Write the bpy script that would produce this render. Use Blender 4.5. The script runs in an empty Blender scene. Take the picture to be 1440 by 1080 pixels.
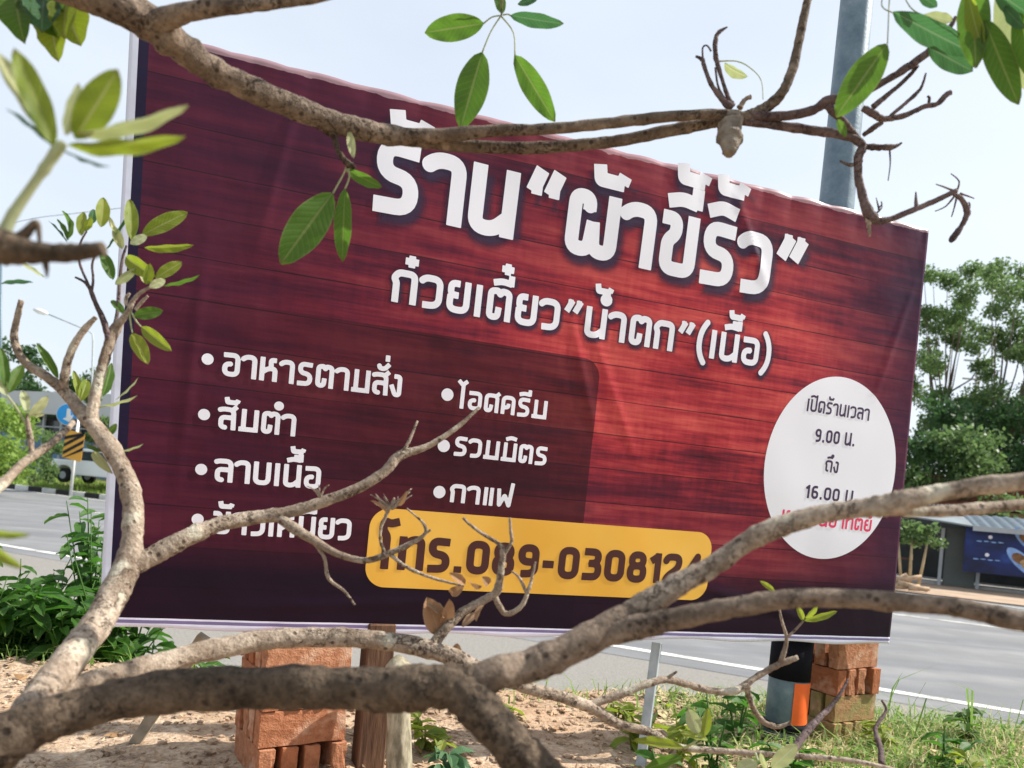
import bpy, bmesh, math, random
import numpy as np
from mathutils import Vector, Matrix, noise
R = math.radians
random.seed(7)
sc = bpy.context.scene
C = sc.collection
# ------------------------------------------------------------------ camera
F_PX, W_PX, PX0, PY0 = 1100.0, 1440.0, 720.0, 700.0
ROLL, CAM_H = R(5.0), 1.7
cam = bpy.data.cameras.new('camera')
cam.sensor_width = 36.0
cam.lens = F_PX / W_PX * 36.0
cam.shift_y = (PY0 - 540.0) / W_PX
cam.clip_start, cam.clip_end = 0.05, 3000
cam.dof.use_dof = True
cam.dof.focus_distance = 1.75
cam.dof.aperture_fstop = 6.5
co = bpy.data.objects.new('camera', cam); C.objects.link(co)
cr, sr = math.cos(ROLL), math.sin(ROLL)
co.matrix_world = Matrix(((cr, -sr, 0, 0), (0, 0, -1, 0), (sr, cr, 0, CAM_H), (0, 0, 0, 1)))
sc.camera = co
# ------------------------------------------------------------------ light
SUN_AZ, SUN_EL = R(12), R(43)          # azimuth from +X towards +Y
sv = Vector((math.cos(SUN_AZ) * math.cos(SUN_EL), math.sin(SUN_AZ) * math.cos(SUN_EL), math.sin(SUN_EL)))
world = bpy.data.worlds.new('World'); sc.world = world; world.use_nodes = True
wn, wl = world.node_tree.nodes, world.node_tree.links
bg = wn['Background']
sky = wn.new('ShaderNodeTexSky'); sky.sky_type = 'NISHITA'; sky.sun_disc = False
sky.sun_elevation = SUN_EL
sky.sun_rotation = math.pi / 2 - SUN_AZ
sky.air_density = 1.0; sky.dust_density = 3.0; sky.ozone_density = 1.0
tc = wn.new('ShaderNodeTexCoord')
cn = wn.new('ShaderNodeTexNoise'); cn.inputs['Scale'].default_value = 1.6; cn.inputs['Detail'].default_value = 5
mp = wn.new('ShaderNodeMapping'); mp.inputs['Scale'].default_value = (1, 1, 3)
wl.new(tc.outputs['Generated'], mp.inputs[0]); wl.new(mp.outputs[0], cn.inputs['Vector'])
rm = wn.new('ShaderNodeMapRange'); rm.inputs['From Min'].default_value = .3; rm.inputs['From Max'].default_value = .7
rm.inputs['To Min'].default_value = .62; rm.inputs['To Max'].default_value = .82
wl.new(cn.outputs['Fac'], rm.inputs['Value'])
mx = wn.new('ShaderNodeMix'); mx.data_type = 'RGBA'
wl.new(rm.outputs[0], mx.inputs[0]); wl.new(sky.outputs[0], mx.inputs[6])
mx.inputs[7].default_value = (5.7, 6.2, 6.75, 1)      # thin high cloud veil
wl.new(mx.outputs[2], bg.inputs['Color']); bg.inputs['Strength'].default_value = 0.105
sun = bpy.data.lights.new('sun', 'SUN'); sun.energy = 5.0; sun.angle = R(0.6); sun.color = (1, .95, .86)
so = bpy.data.objects.new('sun', sun); C.objects.link(so)
so.rotation_euler = sv.to_track_quat('Z', 'Y').to_euler()
so.location = (6, 2, 8)
vs = sc.view_settings
vs.view_transform = 'Standard'; vs.look = 'None'; vs.gamma = 1; vs.use_curve_mapping = False
vs.exposure = 0.72
# ------------------------------------------------------------------ helpers
def P(px, py, d):
    """world point seen at photograph pixel (px,py) at distance d ahead"""
    xc = (px - PX0) / F_PX * d; yc = -(py - PY0) / F_PX * d
    return Vector((xc * cr - yc * sr, d, xc * sr + yc * cr + CAM_H))
def G(px, py, z=0.0):
    v = P(px, py, 1.0); k = (z - CAM_H) / (v.z - CAM_H)
    return Vector((v.x * k, k, z))
def obj(name, me, mat=None, parent=None, label=None, cat=None, group=None, kind=None):
    if isinstance(me, bmesh.types.BMesh):
        bm = me; me = bpy.data.meshes.new(name); bm.to_mesh(me); bm.free()
    o = bpy.data.objects.new(name, me); C.objects.link(o)
    if mat is not None and not me.materials: me.materials.append(mat)
    if parent is not None: o.parent = parent
    tagp(o, label, cat, group, kind); return o
def tagp(o, label=None, cat=None, group=None, kind=None):
    if label: o['label'] = label
    if cat: o['category'] = cat
    if group: o['group'] = group
    if kind: o['kind'] = kind
def thing(name, loc, label, cat, group=None):
    o = bpy.data.objects.new(name, None); C.objects.link(o); o.location = loc; o.empty_display_size = .1
    tagp(o, label, cat, group)
    o['_inv'] = 0; del o['_inv']
    bpy.context.view_layer.update()
    return o
def under(o, root):
    """parent o (world-space mesh) keeping its place"""
    o.parent = root; o.matrix_parent_inverse = root.matrix_world.inverted(); return o
def part(name, me, mat, root, label=None, kind=None):
    o = obj(name, me, mat, None, label, None, None, kind)
    return under(o, root)
def box(bm, c, s, rot=None, bev=0.0):
    r = bmesh.ops.create_cube(bm, size=1.0)
    vsx = r['verts']
    M = Matrix.Translation(Vector(c)) @ (rot.to_4x4() if rot is not None else Matrix.Identity(4)) @ Matrix.Diagonal((s[0], s[1], s[2], 1))
    bmesh.ops.transform(bm, matrix=M, verts=vsx)
    if bev:
        es = list({e for v in vsx for e in v.link_edges})
        bmesh.ops.bevel(bm, geom=es, offset=bev, segments=1, affect='EDGES')
    return vsx
def smooth(me):
    for p in me.polygons: p.use_smooth = True
def catmull(pts, n):
    out = []; L = len(pts)
    for i in range(L - 1):
        p0 = pts[max(i - 1, 0)]; p1 = pts[i]; p2 = pts[i + 1]; p3 = pts[min(i + 2, L - 1)]
        for k in range(n):
            t = k / n
            out.append([.5 * ((2 * b) + (-a + c) * t + (2 * a - 5 * b + 4 * c - d) * t * t + (-a + 3 * b - 3 * c + d) * t ** 3) for a, b, c, d in zip(p0, p1, p2, p3)])
    out.append(list(pts[-1])); return out
def sweep(bm, pts, sides=8, rough=0.0, seed=0):
    """pts: list of (x,y,z,r)"""
    rings = []; up = Vector((0.13, .2, 1)).normalized(); n = len(pts); prev = None
    for i, p in enumerate(pts):
        a = Vector(pts[max(i - 1, 0)][:3]); b = Vector(pts[min(i + 1, n - 1)][:3]); t = (b - a)
        if t.length < 1e-9: t = Vector((0, 0, 1))
        t.normalize()
        if prev is None:
            u = t.cross(up);
            if u.length < .1: u = t.cross(Vector((1, 0, 0)))
        else: u = prev - t * prev.dot(t)
        u.normalize(); prev = u; w = t.cross(u)
        ring = []
        for k in range(sides):
            an = 2 * math.pi * k / sides; dvec = u * math.cos(an) + w * math.sin(an)
            r = p[3]
            if rough:
                q = Vector(p[:3]) + dvec * r
                r *= 1 + rough * noise.noise(q * (0.6 / max(r, .002)) + Vector((seed, 0, 0))) + rough * .6 * noise.noise(q * (1.7 / max(r, .002)) + Vector((seed, 9, 0)))
            ring.append(bm.verts.new(Vector(p[:3]) + dvec * r))
        rings.append(ring)
    for a, b in zip(rings, rings[1:]):
        for k in range(sides):
            f = bm.faces.new((a[k], a[(k + 1) % sides], b[(k + 1) % sides], b[k])); f.smooth = True
    for ring, fl in ((rings[0], True), (rings[-1], False)):
        try: bm.faces.new(ring[::-1] if fl else ring)
        except ValueError: pass
def tube(bm, a, b, r0, r1=None, sides=10):
    sweep(bm, [(*a, r0), (*b, r0 if r1 is None else r1)], sides)
def mesh_np(name, v, f, mat=None, sm=False):
    me = bpy.data.meshes.new(name); me.from_pydata([tuple(x) for x in v], [], [tuple(x) for x in f])
    if mat: me.materials.append(mat)
    if sm: smooth(me)
    me.update(); return me
# ------------------------------------------------------------------ materials
class N:
    def __init__(s, name, rough=.8, spec=.3):
        s.m = bpy.data.materials.new(name); s.m.use_nodes = True; s.t = s.m.node_tree; s.b = s.t.nodes['Principled BSDF']
        s.b.inputs['Roughness'].default_value = rough; s.b.inputs['Specular IOR Level'].default_value = spec
        s.b.inputs['Base Color'].default_value = (.5, .5, .5, 1)
    def n(s, typ, **kw):
        x = s.t.nodes.new(typ)
        for k, v in kw.items():
            if k.startswith('i_'): x.inputs[k[2:].replace('_', ' ')].default_value = v
            else: setattr(x, k, v)
        return x
    def l(s, a, b): s.t.links.new(a, b)
    def coord(s, scale=(1, 1, 1), kind='Object', rot=(0, 0, 0)):
        t = s.n('ShaderNodeTexCoord'); m = s.n('ShaderNodeMapping'); m.inputs['Scale'].default_value = scale; m.inputs['Rotation'].default_value = rot
        s.l(t.outputs[kind], m.inputs[0]); return m.outputs[0]
    def noise(s, vec, scale, detail=4, rough=.55):
        x = s.n('ShaderNodeTexNoise'); x.inputs['Scale'].default_value = scale; x.inputs['Detail'].default_value = detail; x.inputs['Roughness'].default_value = rough
        s.l(vec, x.inputs['Vector']); return x.outputs['Fac']
    def ramp(s, fac, stops):
        x = s.n('ShaderNodeValToRGB'); e = x.color_ramp.elements
        while len(e) > 2: e.remove(e[-1])
        for i, (p, c) in enumerate(stops):
            if i < 2: e[i].position = p
            else: e.new(p)
        for i, (p, c) in enumerate(sorted(stops, key=lambda q: q[0])): e[i].position = p; e[i].color = (*c, 1) if len(c) == 3 else c
        s.l(fac, x.inputs[0]); return x.outputs[0]
    def mix(s, fac, a, b, mode='MIX'):
        x = s.n('ShaderNodeMix', data_type='RGBA', blend_type=mode)
        for sock, v in ((x.inputs[0], fac), (x.inputs[6], a), (x.inputs[7], b)):
            if isinstance(v, (int, float)): sock.default_value = v
            elif isinstance(v, tuple): sock.default_value = (*v, 1) if len(v) == 3 else v
            else: s.l(v, sock)
        return x.outputs[2]
    def math(s, op, a, b=None, c=None, clamp=False):
        x = s.n('ShaderNodeMath', operation=op); x.use_clamp = clamp
        for i, v in enumerate((a, b, c)):
            if v is None: continue
            if isinstance(v, (int, float)): x.inputs[i].default_value = v
            else: s.l(v, x.inputs[i])
        return x.outputs[0]
    def col(s, v):
        if isinstance(v, tuple): s.b.inputs['Base Color'].default_value = (*v, 1)
        else: s.l(v, s.b.inputs['Base Color'])
        return s
    def bump(s, h, strength=.5, dist=.01):
        x = s.n('ShaderNodeBump'); x.inputs['Strength'].default_value = strength; x.inputs['Distance'].default_value = dist
        s.l(h, x.inputs['Height']); s.l(x.outputs[0], s.b.inputs['Normal']); return s
def plain(name, c, rough=.7, spec=.3, var=.15, scale=8, bump=0, bd=.01):
    m = N(name, rough, spec); v = m.coord(); f = m.noise(v, scale, 5)
    m.col(m.ramp(f, [(.25, tuple(x * (1 - var) for x in c)), (.75, tuple(min(1, x * (1 + var)) for x in c))]))
    if bump: m.bump(m.noise(v, scale * 4, 4), bump, bd)
    return m.m
def bark(name, lo, hi, spots, scale=1.0):
    m = N(name, .85, .25); v = m.coord()
    big = m.noise(v, 26 * scale, 5, .65); fine = m.noise(v, 190 * scale, 5, .65)
    c = m.ramp(m.math('ADD', m.math('MULTIPLY', big, .62), m.math('MULTIPLY', fine, .38)), [(.36, lo), (.50, tuple((a + b) * .5 for a, b in zip(lo, hi))), (.60, hi)])
    vo = m.n('ShaderNodeTexVoronoi', feature='F1'); vo.inputs['Scale'].default_value = 95 * scale; vo.inputs['Randomness'].default_value = 1
    v2 = m.coord((1, 1, 1)); m.l(v2, vo.inputs['Vector'])
    sp = m.ramp(vo.outputs['Distance'], [(.16, (1, 1, 1)), (.3, (0, 0, 0))])
    gate = m.ramp(m.noise(v, 30 * scale, 2), [(.44, (0, 0, 0)), (.52, (1, 1, 1))])
    spf = m.mix(1.0, sp, gate, 'MULTIPLY')
    c = m.mix(m.ramp(m.noise(v, 7 * scale, 4, .6), [(.40, (.4, .4, .4)), (.52, (0, 0, 0))]), c, lo)
    rg3 = m.noise(m.coord((1, 1, 1)), 420 * scale, 2); c = m.mix(m.ramp(rg3, [(.55, (0, 0, 0)), (.7, (.5, .5, .5))]), c, tuple(x * .6 for x in lo))
    c = m.mix(m.math('MULTIPLY', spf, .8), c, spots)
    m.col(c)
    cn1 = m.noise(v, 38 * scale, 5, .7); rdg = m.math('ABSOLUTE', m.math('SUBTRACT', cn1, .5))
    crk = m.ramp(rdg, [(.004, (1, 1, 1)), (.02, (0, 0, 0))]); cm = m.ramp(m.noise(m.coord((1, 1, 1)), 12 * scale, 3), [(.48, (0, 0, 0)), (.56, (.75, .75, .75))])
    crk = m.mix(1.0, crk, cm, 'MULTIPLY'); c = m.mix(crk, c, tuple(x * .8 for x in spots))
    lich = m.ramp(m.noise(m.coord((1, 1, 1)), 19 * scale, 4, .6), [(.60, (0, 0, 0)), (.66, (.55, .55, .55))]); c = m.mix(lich, c, tuple(min(.6, x * 1.35 + .03) for x in hi))
    m.col(c)
    spf = m.math('MAXIMUM', spf, crk)
    hgt = m.math('SUBTRACT', m.math('ADD', m.math('MULTIPLY', fine, .7), m.math('MULTIPLY', big, .6)), m.math('MULTIPLY', spf, .35))
    m.bump(hgt, 1.0, .006 / scale); return m.m
BARK = bark('bark_light', (.155, .108, .075), (.49, .405, .32), (.05, .028, .018))
BARKD = bark('bark_dark', (.026, .018, .012), (.150, .108, .074), (.02, .013, .008), .8)  # low limb's shade and soil bounce put into the colour, besides its moss
BARKM = bark('bark_mid', (.075, .052, .038), (.27, .205, .155), (.03, .018, .012))
BARKP = bark('bark_purplish', (.07, .045, .045), (.20, .145, .14), (.06, .04, .045), 1.3)
def leafmat(name, base, trans, vein, tf=.45, rough=.52):
    m = N(name, rough, .25)
    uv = m.n('ShaderNodeUVMap'); sep = m.n('ShaderNodeSeparateXYZ'); m.l(uv.outputs[0], sep.inputs[0])
    ax = m.math('ABSOLUTE', m.math('SUBTRACT', sep.outputs[1], .5))
    mid = m.math('LESS_THAN', ax, .035)
    side = m.math('SINE', m.math('MULTIPLY', m.math('ADD', sep.outputs[0], m.math('MULTIPLY', ax, -.35)), 75.0))
    sidef = m.math('MULTIPLY', m.math('GREATER_THAN', side, .86), .22)
    f = m.math('MAXIMUM', m.math('MULTIPLY', mid, .7), sidef)
    f = m.math('MAXIMUM', f, m.math('MULTIPLY', m.math('GREATER_THAN', ax, .465), .4))
    v = m.coord(); nz = m.noise(v, 55, 4)
    c0 = m.ramp(nz, [(.3, tuple(x * .72 for x in base)), (.7, tuple(min(1, x * 1.25) for x in base))])
    oi = m.n('ShaderNodeObjectInfo')
    c0 = m.mix(m.math('MULTIPLY', oi.outputs['Random'], .45), c0, tuple(min(1, a * b) for a, b in zip(base, (1.7, 1.25, .8))))
    c = m.mix(f, c0, vein)
    tipn = m.math('GREATER_THAN', m.math('ADD', sep.outputs[0], m.math('MULTIPLY', m.noise(m.coord((1, 1, 1)), 140, 3), .25)), 1.07)
    spo = m.math('GREATER_THAN', m.noise(m.coord((1, 1, 1)), 210, 2), .70)
    c = m.mix(m.math('MULTIPLY', m.math('MAXIMUM', tipn, spo), .75), c, (.14, .085, .035)); m.col(c)
    m.bump(m.math('ADD', m.math('MULTIPLY', mid, -1.0), m.math('MULTIPLY', side, .12)), .35, .002)
    tr = m.n('ShaderNodeBsdfTranslucent'); m.l(m.mix(f, trans, vein), tr.inputs['Color'])
    ms = m.n('ShaderNodeMixShader'); ms.inputs[0].default_value = tf
    m.l(m.b.outputs[0], ms.inputs[1]); m.l(tr.outputs[0], ms.inputs[2])
    m.l(ms.outputs[0], m.t.nodes['Material Output'].inputs['Surface']); return m.m
LEAF_Y = leafmat('leaf_young', (.15, .21, .03), (.30, .40, .025), (.40, .42, .17))
LEAF_G = leafmat('leaf_green', (.05, .115, .022), (.12, .27, .025), (.22, .28, .09))
LEAF_D = leafmat('leaf_dark', (.045, .12, .055), (.06, .2, .06), (.16, .26, .14), .35)
LEAF_P = leafmat('leaf_pale', (.34, .39, .24), (.42, .5, .2), (.5, .54, .36), .4)
LEAF_B = leafmat('leaf_dead', (.26, .17, .11), (.3, .18, .08), (.33, .24, .16), .25, .8)
LEAF_W = leafmat('leaf_weed', (.034, .10, .018), (.085, .26, .025), (.13, .26, .07), .4)
# ------------------------------------------------------------------ GROUND, ROAD
m = N('soil', .95, .15); v = m.coord()
big = m.noise(v, 1.3, 5); mid = m.noise(v, 14, 6, .65); fine = m.noise(v, 90, 5, .65)
c = m.ramp(m.math('ADD', m.math('MULTIPLY', mid, .55), m.math('MULTIPLY', fine, .45)), [(.36, (.14, .092, .06)), (.5, (.385, .28, .195)), (.62, (.58, .465, .345))])
c = m.mix(m.ramp(big, [(.45, (0, 0, 0)), (.62, (.55, .55, .55))]), c, (.42, .27, .17)); m.col(c)
m.bump(m.math('ADD', mid, m.math('MULTIPLY', fine, .5)), .9, .012); SOIL = m.m
m = N('asphalt', .9, .25); v = m.coord()
c = m.ramp(m.noise(v, 60, 4, .7), [(.3, (.115, .120, .130)), (.7, (.20, .207, .222))])
vv = m.coord((.05, .9, 1), rot=(0, 0, R(22)))
c = m.mix(m.ramp(m.noise(vv, 1.5, 4), [(.4, (0, 0, 0)), (.65, (.6, .6, .6))]), c, (.27, .265, .26))
c = m.mix(m.ramp(m.noise(v, .8, 5, .6), [(.42, (.45, .45, .45)), (.6, (0, 0, 0))]), c, (.12, .122, .128)); m.col(c)
m.bump(m.noise(v, 140, 3), .4, .004); ASPH = m.m
m = N('road_paint', .7, .3); v = m.coord(); m.col(m.ramp(m.math('ADD', m.math('MULTIPLY', m.noise(v, 2.5, 4), .5), m.math('MULTIPLY', m.noise(v, 40, 4, .7), .5)), [(.40, (.25, .25, .245)), (.47, (.55, .54, .50)), (.56, (.74, .73, .69))])); PAINT = m.m
EARTH = plain('dry_earth', (.36, .27, .20), .95, .1, .3, 1.2, .6, .02)
FIELD = plain('field', (.17, .17, .08), .95, .1, .35, .4)
# base sheet to the horizon
bm = bmesh.new(); s = 1500
vsx = [bm.verts.new(p) for p in ((-s, -60, -.06), (s, -60, -.06), (s, 2 * s, -.06), (-s, 2 * s, -.06))]; bm.faces.new(vsx)
obj('ground', bm, FIELD, kind='structure')
A0, A1 = G(33, 767), G(1430, 1010)               # near edge line
B0, B1 = G(20, 690), G(1255, 830)                # far edge
rd = ((A1 - A0).normalized() + (B1 - B0).normalized()).normalized(); rn = Vector((-rd.y, rd.x, 0))
if rn.y < 0: rn = -rn
rc = (A0 + A1) / 2
def RP(s, t, z=0.0):
    """road coordinates: s along, t across (0 = near edge line)"""
    q = rc + rd * s + rn * t; return Vector((q.x, q.y, z))
def RT(p):
    q = p - rc; return q.dot(rd), q.dot(rn)
TF = (RT(B0)[1] + RT(B1)[1]) / 2                  # far edge of road
print('road', rd, 'far t', TF, [RT(G(*q)) for q in ((20, 703), (50, 711), (1260, 894), (1350, 908), (33, 767), (1430, 1010), (20, 690), (1255, 830), (1440, 856))])
def sheet(name, t0, t1, z, mat, s0=-400, s1=400, n=1, kind='structure', **kw):
    bm = bmesh.new()
    vsx = [bm.verts.new(RP(s, t, z)) for s, t in ((s0, t0), (s1, t0), (s1, t1), (s0, t1))]; bm.faces.new(vsx)
    bmesh.ops.recalc_face_normals(bm, faces=bm.faces); return obj(name, bm, mat, kind=kind, **kw)
sheet('road', -.55, TF + .3, 0.0, ASPH)
SHO = plain('shoulder_gravel', (.215, .205, .19), .95, .15, .28, 45, .6, .004)
sheet('road_shoulder', -9.5, -.55, -.004, SHO)
def marking(name, t0, t1, s0, s1): return sheet(name, t0, t1, .005, PAINT, s0, s1)
marking('road_edge_line', -.08, .08, -200, 200)
marking('road_edge_line', TF - .5, TF - .36, -200, 200)
for s in np.arange(-117 - 1.2, 120, 12): marking('road_lane_line', 5.0, 5.14, s, s + 4)
for s in np.arange(-117 + 4, 120, 12): marking('road_lane_line', 8.6, 8.72, s, s + 4)
sheet('roadside_earth', TF + .3, TF + 9, .03, EARTH, -6, 60)
# raised verge on the far left
bm = bmesh.new()
prof = [(TF + .45, .15), (TF + 1.2, .22), (TF + 3.0, .5), (TF + 30, .55), (TF + 60, .55)]
rows = [[bm.verts.new(RP(s, t, z + .04 * noise.noise(Vector((s * .7, t, 0))))) for t, z in prof] for s in np.arange(-80, -5.9, 1.0)]
for a, b in zip(rows, rows[1:]):
    for k in range(len(prof) - 1): bm.faces.new((a[k], b[k], b[k + 1], a[k + 1]))
bmesh.ops.recalc_face_normals(bm, faces=bm.faces)
VERGE = plain('verge_earth', (.20, .17, .09), .95, .1, .4, 1.5)
obj('verge', bm, VERGE, kind='structure')
# embankment the tree and banner stand on
nx, ny = 260, 150
xs = np.linspace(-7, 8, nx); ys = np.concatenate([np.linspace(-1.5, 1.0, 25), np.linspace(1.05, 3.2, 95), np.linspace(3.3, 6.3, 30)])
EDGE_A = RT(Vector((0, 2.55, 0)))[1]
def ground_z(x, y):
    e = 2.52 + .12 * math.sin(x * 1.7 + .5) + .05 * x * (x > 0) + .10 * noise.noise(Vector((x * 1.5, 3, 0)))
    base = 1.07 + .02 * noise.noise(Vector((x * 1.2, y * 1.2, 0))) + .013 * noise.noise(Vector((x * 7, y * 7, 1))) + .009 * noise.noise(Vector((x * 19, y * 19, 2)))
    if y > e:
        d = y - e; base -= .46 * d + .05 * (1 - math.exp(-d * 4))
    return max(base, -.2)
vv = [(x, y, ground_z(x, y)) for y in ys for x in xs]
ff = [(j * nx + i, j * nx + i + 1, (j + 1) * nx + i + 1, (j + 1) * nx + i) for j in range(len(ys) - 1) for i in range(nx - 1)]
obj('embankment', mesh_np('embankment', vv, ff, SOIL, True), kind='structure')
# clods, pebbles, litter
def ico(r, sub=1):
    b = bmesh.new(); bmesh.ops.create_icosphere(b, subdivisions=sub, radius=r); b.verts.ensure_lookup_table()
    v = np.array([q.co[:] for q in b.verts]); f = np.array([[q.index for q in p.verts] for p in b.faces]); b.free(); return v, f
iv, if_ = ico(1.0, 1)
def scatter_clods(name, n, smin, smax, mat, region, label):
    V, Fc = [], []; rng = np.random.RandomState(5 + n)
    k = 0
    while k < n:
        x = rng.uniform(*region[0]); y = rng.uniform(*region[1])
        s = smin + (smax - smin) * rng.rand() ** 3
        z = ground_z(x, y) + s * .15
        w = iv * (1 + .35 * (rng.rand(len(iv), 1) - .5)) * s * np.array([1, .8 + .4 * rng.rand(), .6])
        a = rng.rand() * 6.28; ca, sa = math.cos(a), math.sin(a)
        w = w @ np.array([[ca, sa, 0], [-sa, ca, 0], [0, 0, 1]])
        Fc.append(if_ + len(iv) * k); V.append(w + np.array([x, y, z])); k += 1
    o = obj(name, mesh_np(name, np.concatenate(V), np.concatenate(Fc), mat), label=label, cat='soil', kind='stuff')
scatter_clods('soil_clods', 9000, .002, .016, SOIL, ((-2.3, 1.5), (1.15, 2.75)), 'loose dry clods of orange soil scattered around the brick piers')
LITT = plain('litter', (.40, .28, .18), .9, .2, .45, 30)
def litter(name, n, region, mat, label, cat, size=(.012, .035)):
    rng = np.random.RandomState(11); V, Fc = [], []
    for k in range(n):
        x = rng.uniform(*region[0]); y = rng.uniform(*region[1]); z = ground_z(x, y) + rng.uniform(.004, .014)
        L = rng.uniform(*size); w = L * rng.uniform(.08, .45); a = rng.rand() * 6.28; t = rng.uniform(-.35, .35)
        d = np.array([math.cos(a), math.sin(a), t]); e = np.array([-math.sin(a), math.cos(a), rng.uniform(-.5, .5)])
        c0 = np.array([x, y, z]); b = len(V)
        V += [c0 - d * L / 2, c0 + e * w / 2, c0 + d * L / 2 + np.array([0, 0, rng.uniform(0, .006)]), c0 - e * w / 2]; Fc += [(b, b + 1, b + 2), (b, b + 2, b + 3)]
    obj(name, mesh_np(name, V, Fc, mat), label=label, cat=cat, kind='stuff')
litter('dry_litter', 4200, ((-2.3, 2.2), (1.2, 2.8)), LITT, 'dry leaf and twig litter strewn over the soil of the embankment', 'leaf litter')
# ------------------------------------------------------------------ BANNER
yaw, lean = R(20), R(3.5)
bl = P(147, 880, 1.56)
ux = Vector((math.cos(yaw), math.sin(yaw), 0))
nrm0 = Vector((math.sin(yaw), -math.cos(yaw), 0))
nn = (nrm0 * math.cos(lean) - Vector((0, 0, 1)) * math.sin(lean)).normalized()
uz = ux.cross(-nn).normalized()
if uz.z < 0: uz = -uz
camp = Vector((0, 0, CAM_H))
def onb(px, py):
    """banner-plane coordinates (u along, v up) of a photograph pixel"""
    d = P(px, py, 1.0) - camp; k = (bl - camp).dot(nn) / d.dot(nn); q = camp + d * k - bl
    return q.dot(ux), q.dot(uz)
cTL, cTR, cBR, cBL = onb(183, 36), onb(1306, 323), onb(1250, 906), onb(139, 882)
print('banner corners', cBL, cBR, cTR, cTL)
def edge_u0(v): t = (v - cBL[1]) / (cTL[1] - cBL[1]); return cBL[0] + (cTL[0] - cBL[0]) * t
def edge_u1(v): t = (v - cBR[1]) / (cTR[1] - cBR[1]); return cBR[0] + (cTR[0] - cBR[0]) * t
CREASES = [(.98, .62, R(-70), .16, .003), (1.06, .60, R(-62), .2, .0025), (.25, .95, R(80), .2, .003), (.45, .06, R(3), .3, .002), (1.55, .10, R(-12), .18, .003), (1.9, .85, R(75), .2, .0025), (.12, .55, R(88), .3, .002), (1.4, 1.02, R(-60), .14, .003)]
def wav(u, v, s):
    """out-of-plane sag and wrinkles of the vinyl"""
    w = .0022 * math.sin(u * 7 + 2 * v) * math.sin(v * 5 + .7)
    top = max(0.0, (s - .86) / .14)
    w += top ** 2 * .005 * (abs(math.sin(u * 31 + .6 * math.sin(u * 9))) - .5)
    w += .0015 * noise.noise(Vector((u * 9, v * 5, 0)))
    for (cx, cy, ca, ln, am) in CREASES:
        dx, dy = u - cx, v - cy; a_, b_ = dx * math.cos(ca) + dy * math.sin(ca), -dx * math.sin(ca) + dy * math.cos(ca)
        if abs(b_) < .04 and abs(a_) < ln: w += am * math.exp(-(b_ / .011) ** 2) * (1 - (a_ / ln) ** 2)
    return w
def S(u, v, off=0.0):
    s = (v - cBL[1]) / 1.2
    return bl + ux * u + uz * v + nn * (wav(u, v, s) + off)
NU, NV = 300, 150
vv, uvs = [], []
for j in range(NV + 1):
    t = j / NV
    for i in range(NU + 1):
        s = i / NU
        v0 = cBL[1] + (cBR[1] - cBL[1]) * s; v1 = cTL[1] + (cTR[1] - cTL[1]) * s
        scal = .0035 * (abs(math.sin(s * 58 + 1.1 * math.sin(s * 13))) - .5) * (.4 + .6 * abs(math.sin(s * 5 + 1)))
        v1 += scal
        v = v0 + (v1 - v0) * t + .003 * math.sin(s * 40) * (1 - t) ** 6
        u0, u1 = edge_u0(v), edge_u1(v)
        u = u0 + (u1 - u0) * s
        vv.append(S(u, v)); uvs.append((u, v))
nf = len(vv)
ff = [(j * (NU + 1) + i, j * (NU + 1) + i + 1, (j + 1) * (NU + 1) + i + 1, (j + 1) * (NU + 1) + i) for j in range(NV) for i in range(NU)]
# wrapped edge going back 30 mm
ring = [i for i in range(NU + 1)] + [j * (NU + 1) + NU for j in range(1, NV + 1)] + [NV * (NU + 1) + i for i in range(NU - 1, -1, -1)] + [j * (NU + 1) for j in range(NV - 1, 0, -1)]
bk = []
for k in ring: vv.append(vv[k] - nn * .03); uvs.append(uvs[k]); bk.append(len(vv) - 1)
for a in range(len(ring)):
    b = (a + 1) % len(ring); ff.append((ring[b], ring[a], bk[a], bk[b]))
me = mesh_np('vinyl_sheet', vv, ff, None, True)
uvl = me.uv_layers.new(name='UVMap')
idx = np.zeros(len(me.loops), dtype=np.int32); me.loops.foreach_get('vertex_index', idx)
uvl.data.foreach_set('uv', np.array(uvs, dtype=np.float32)[idx].ravel())
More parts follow.
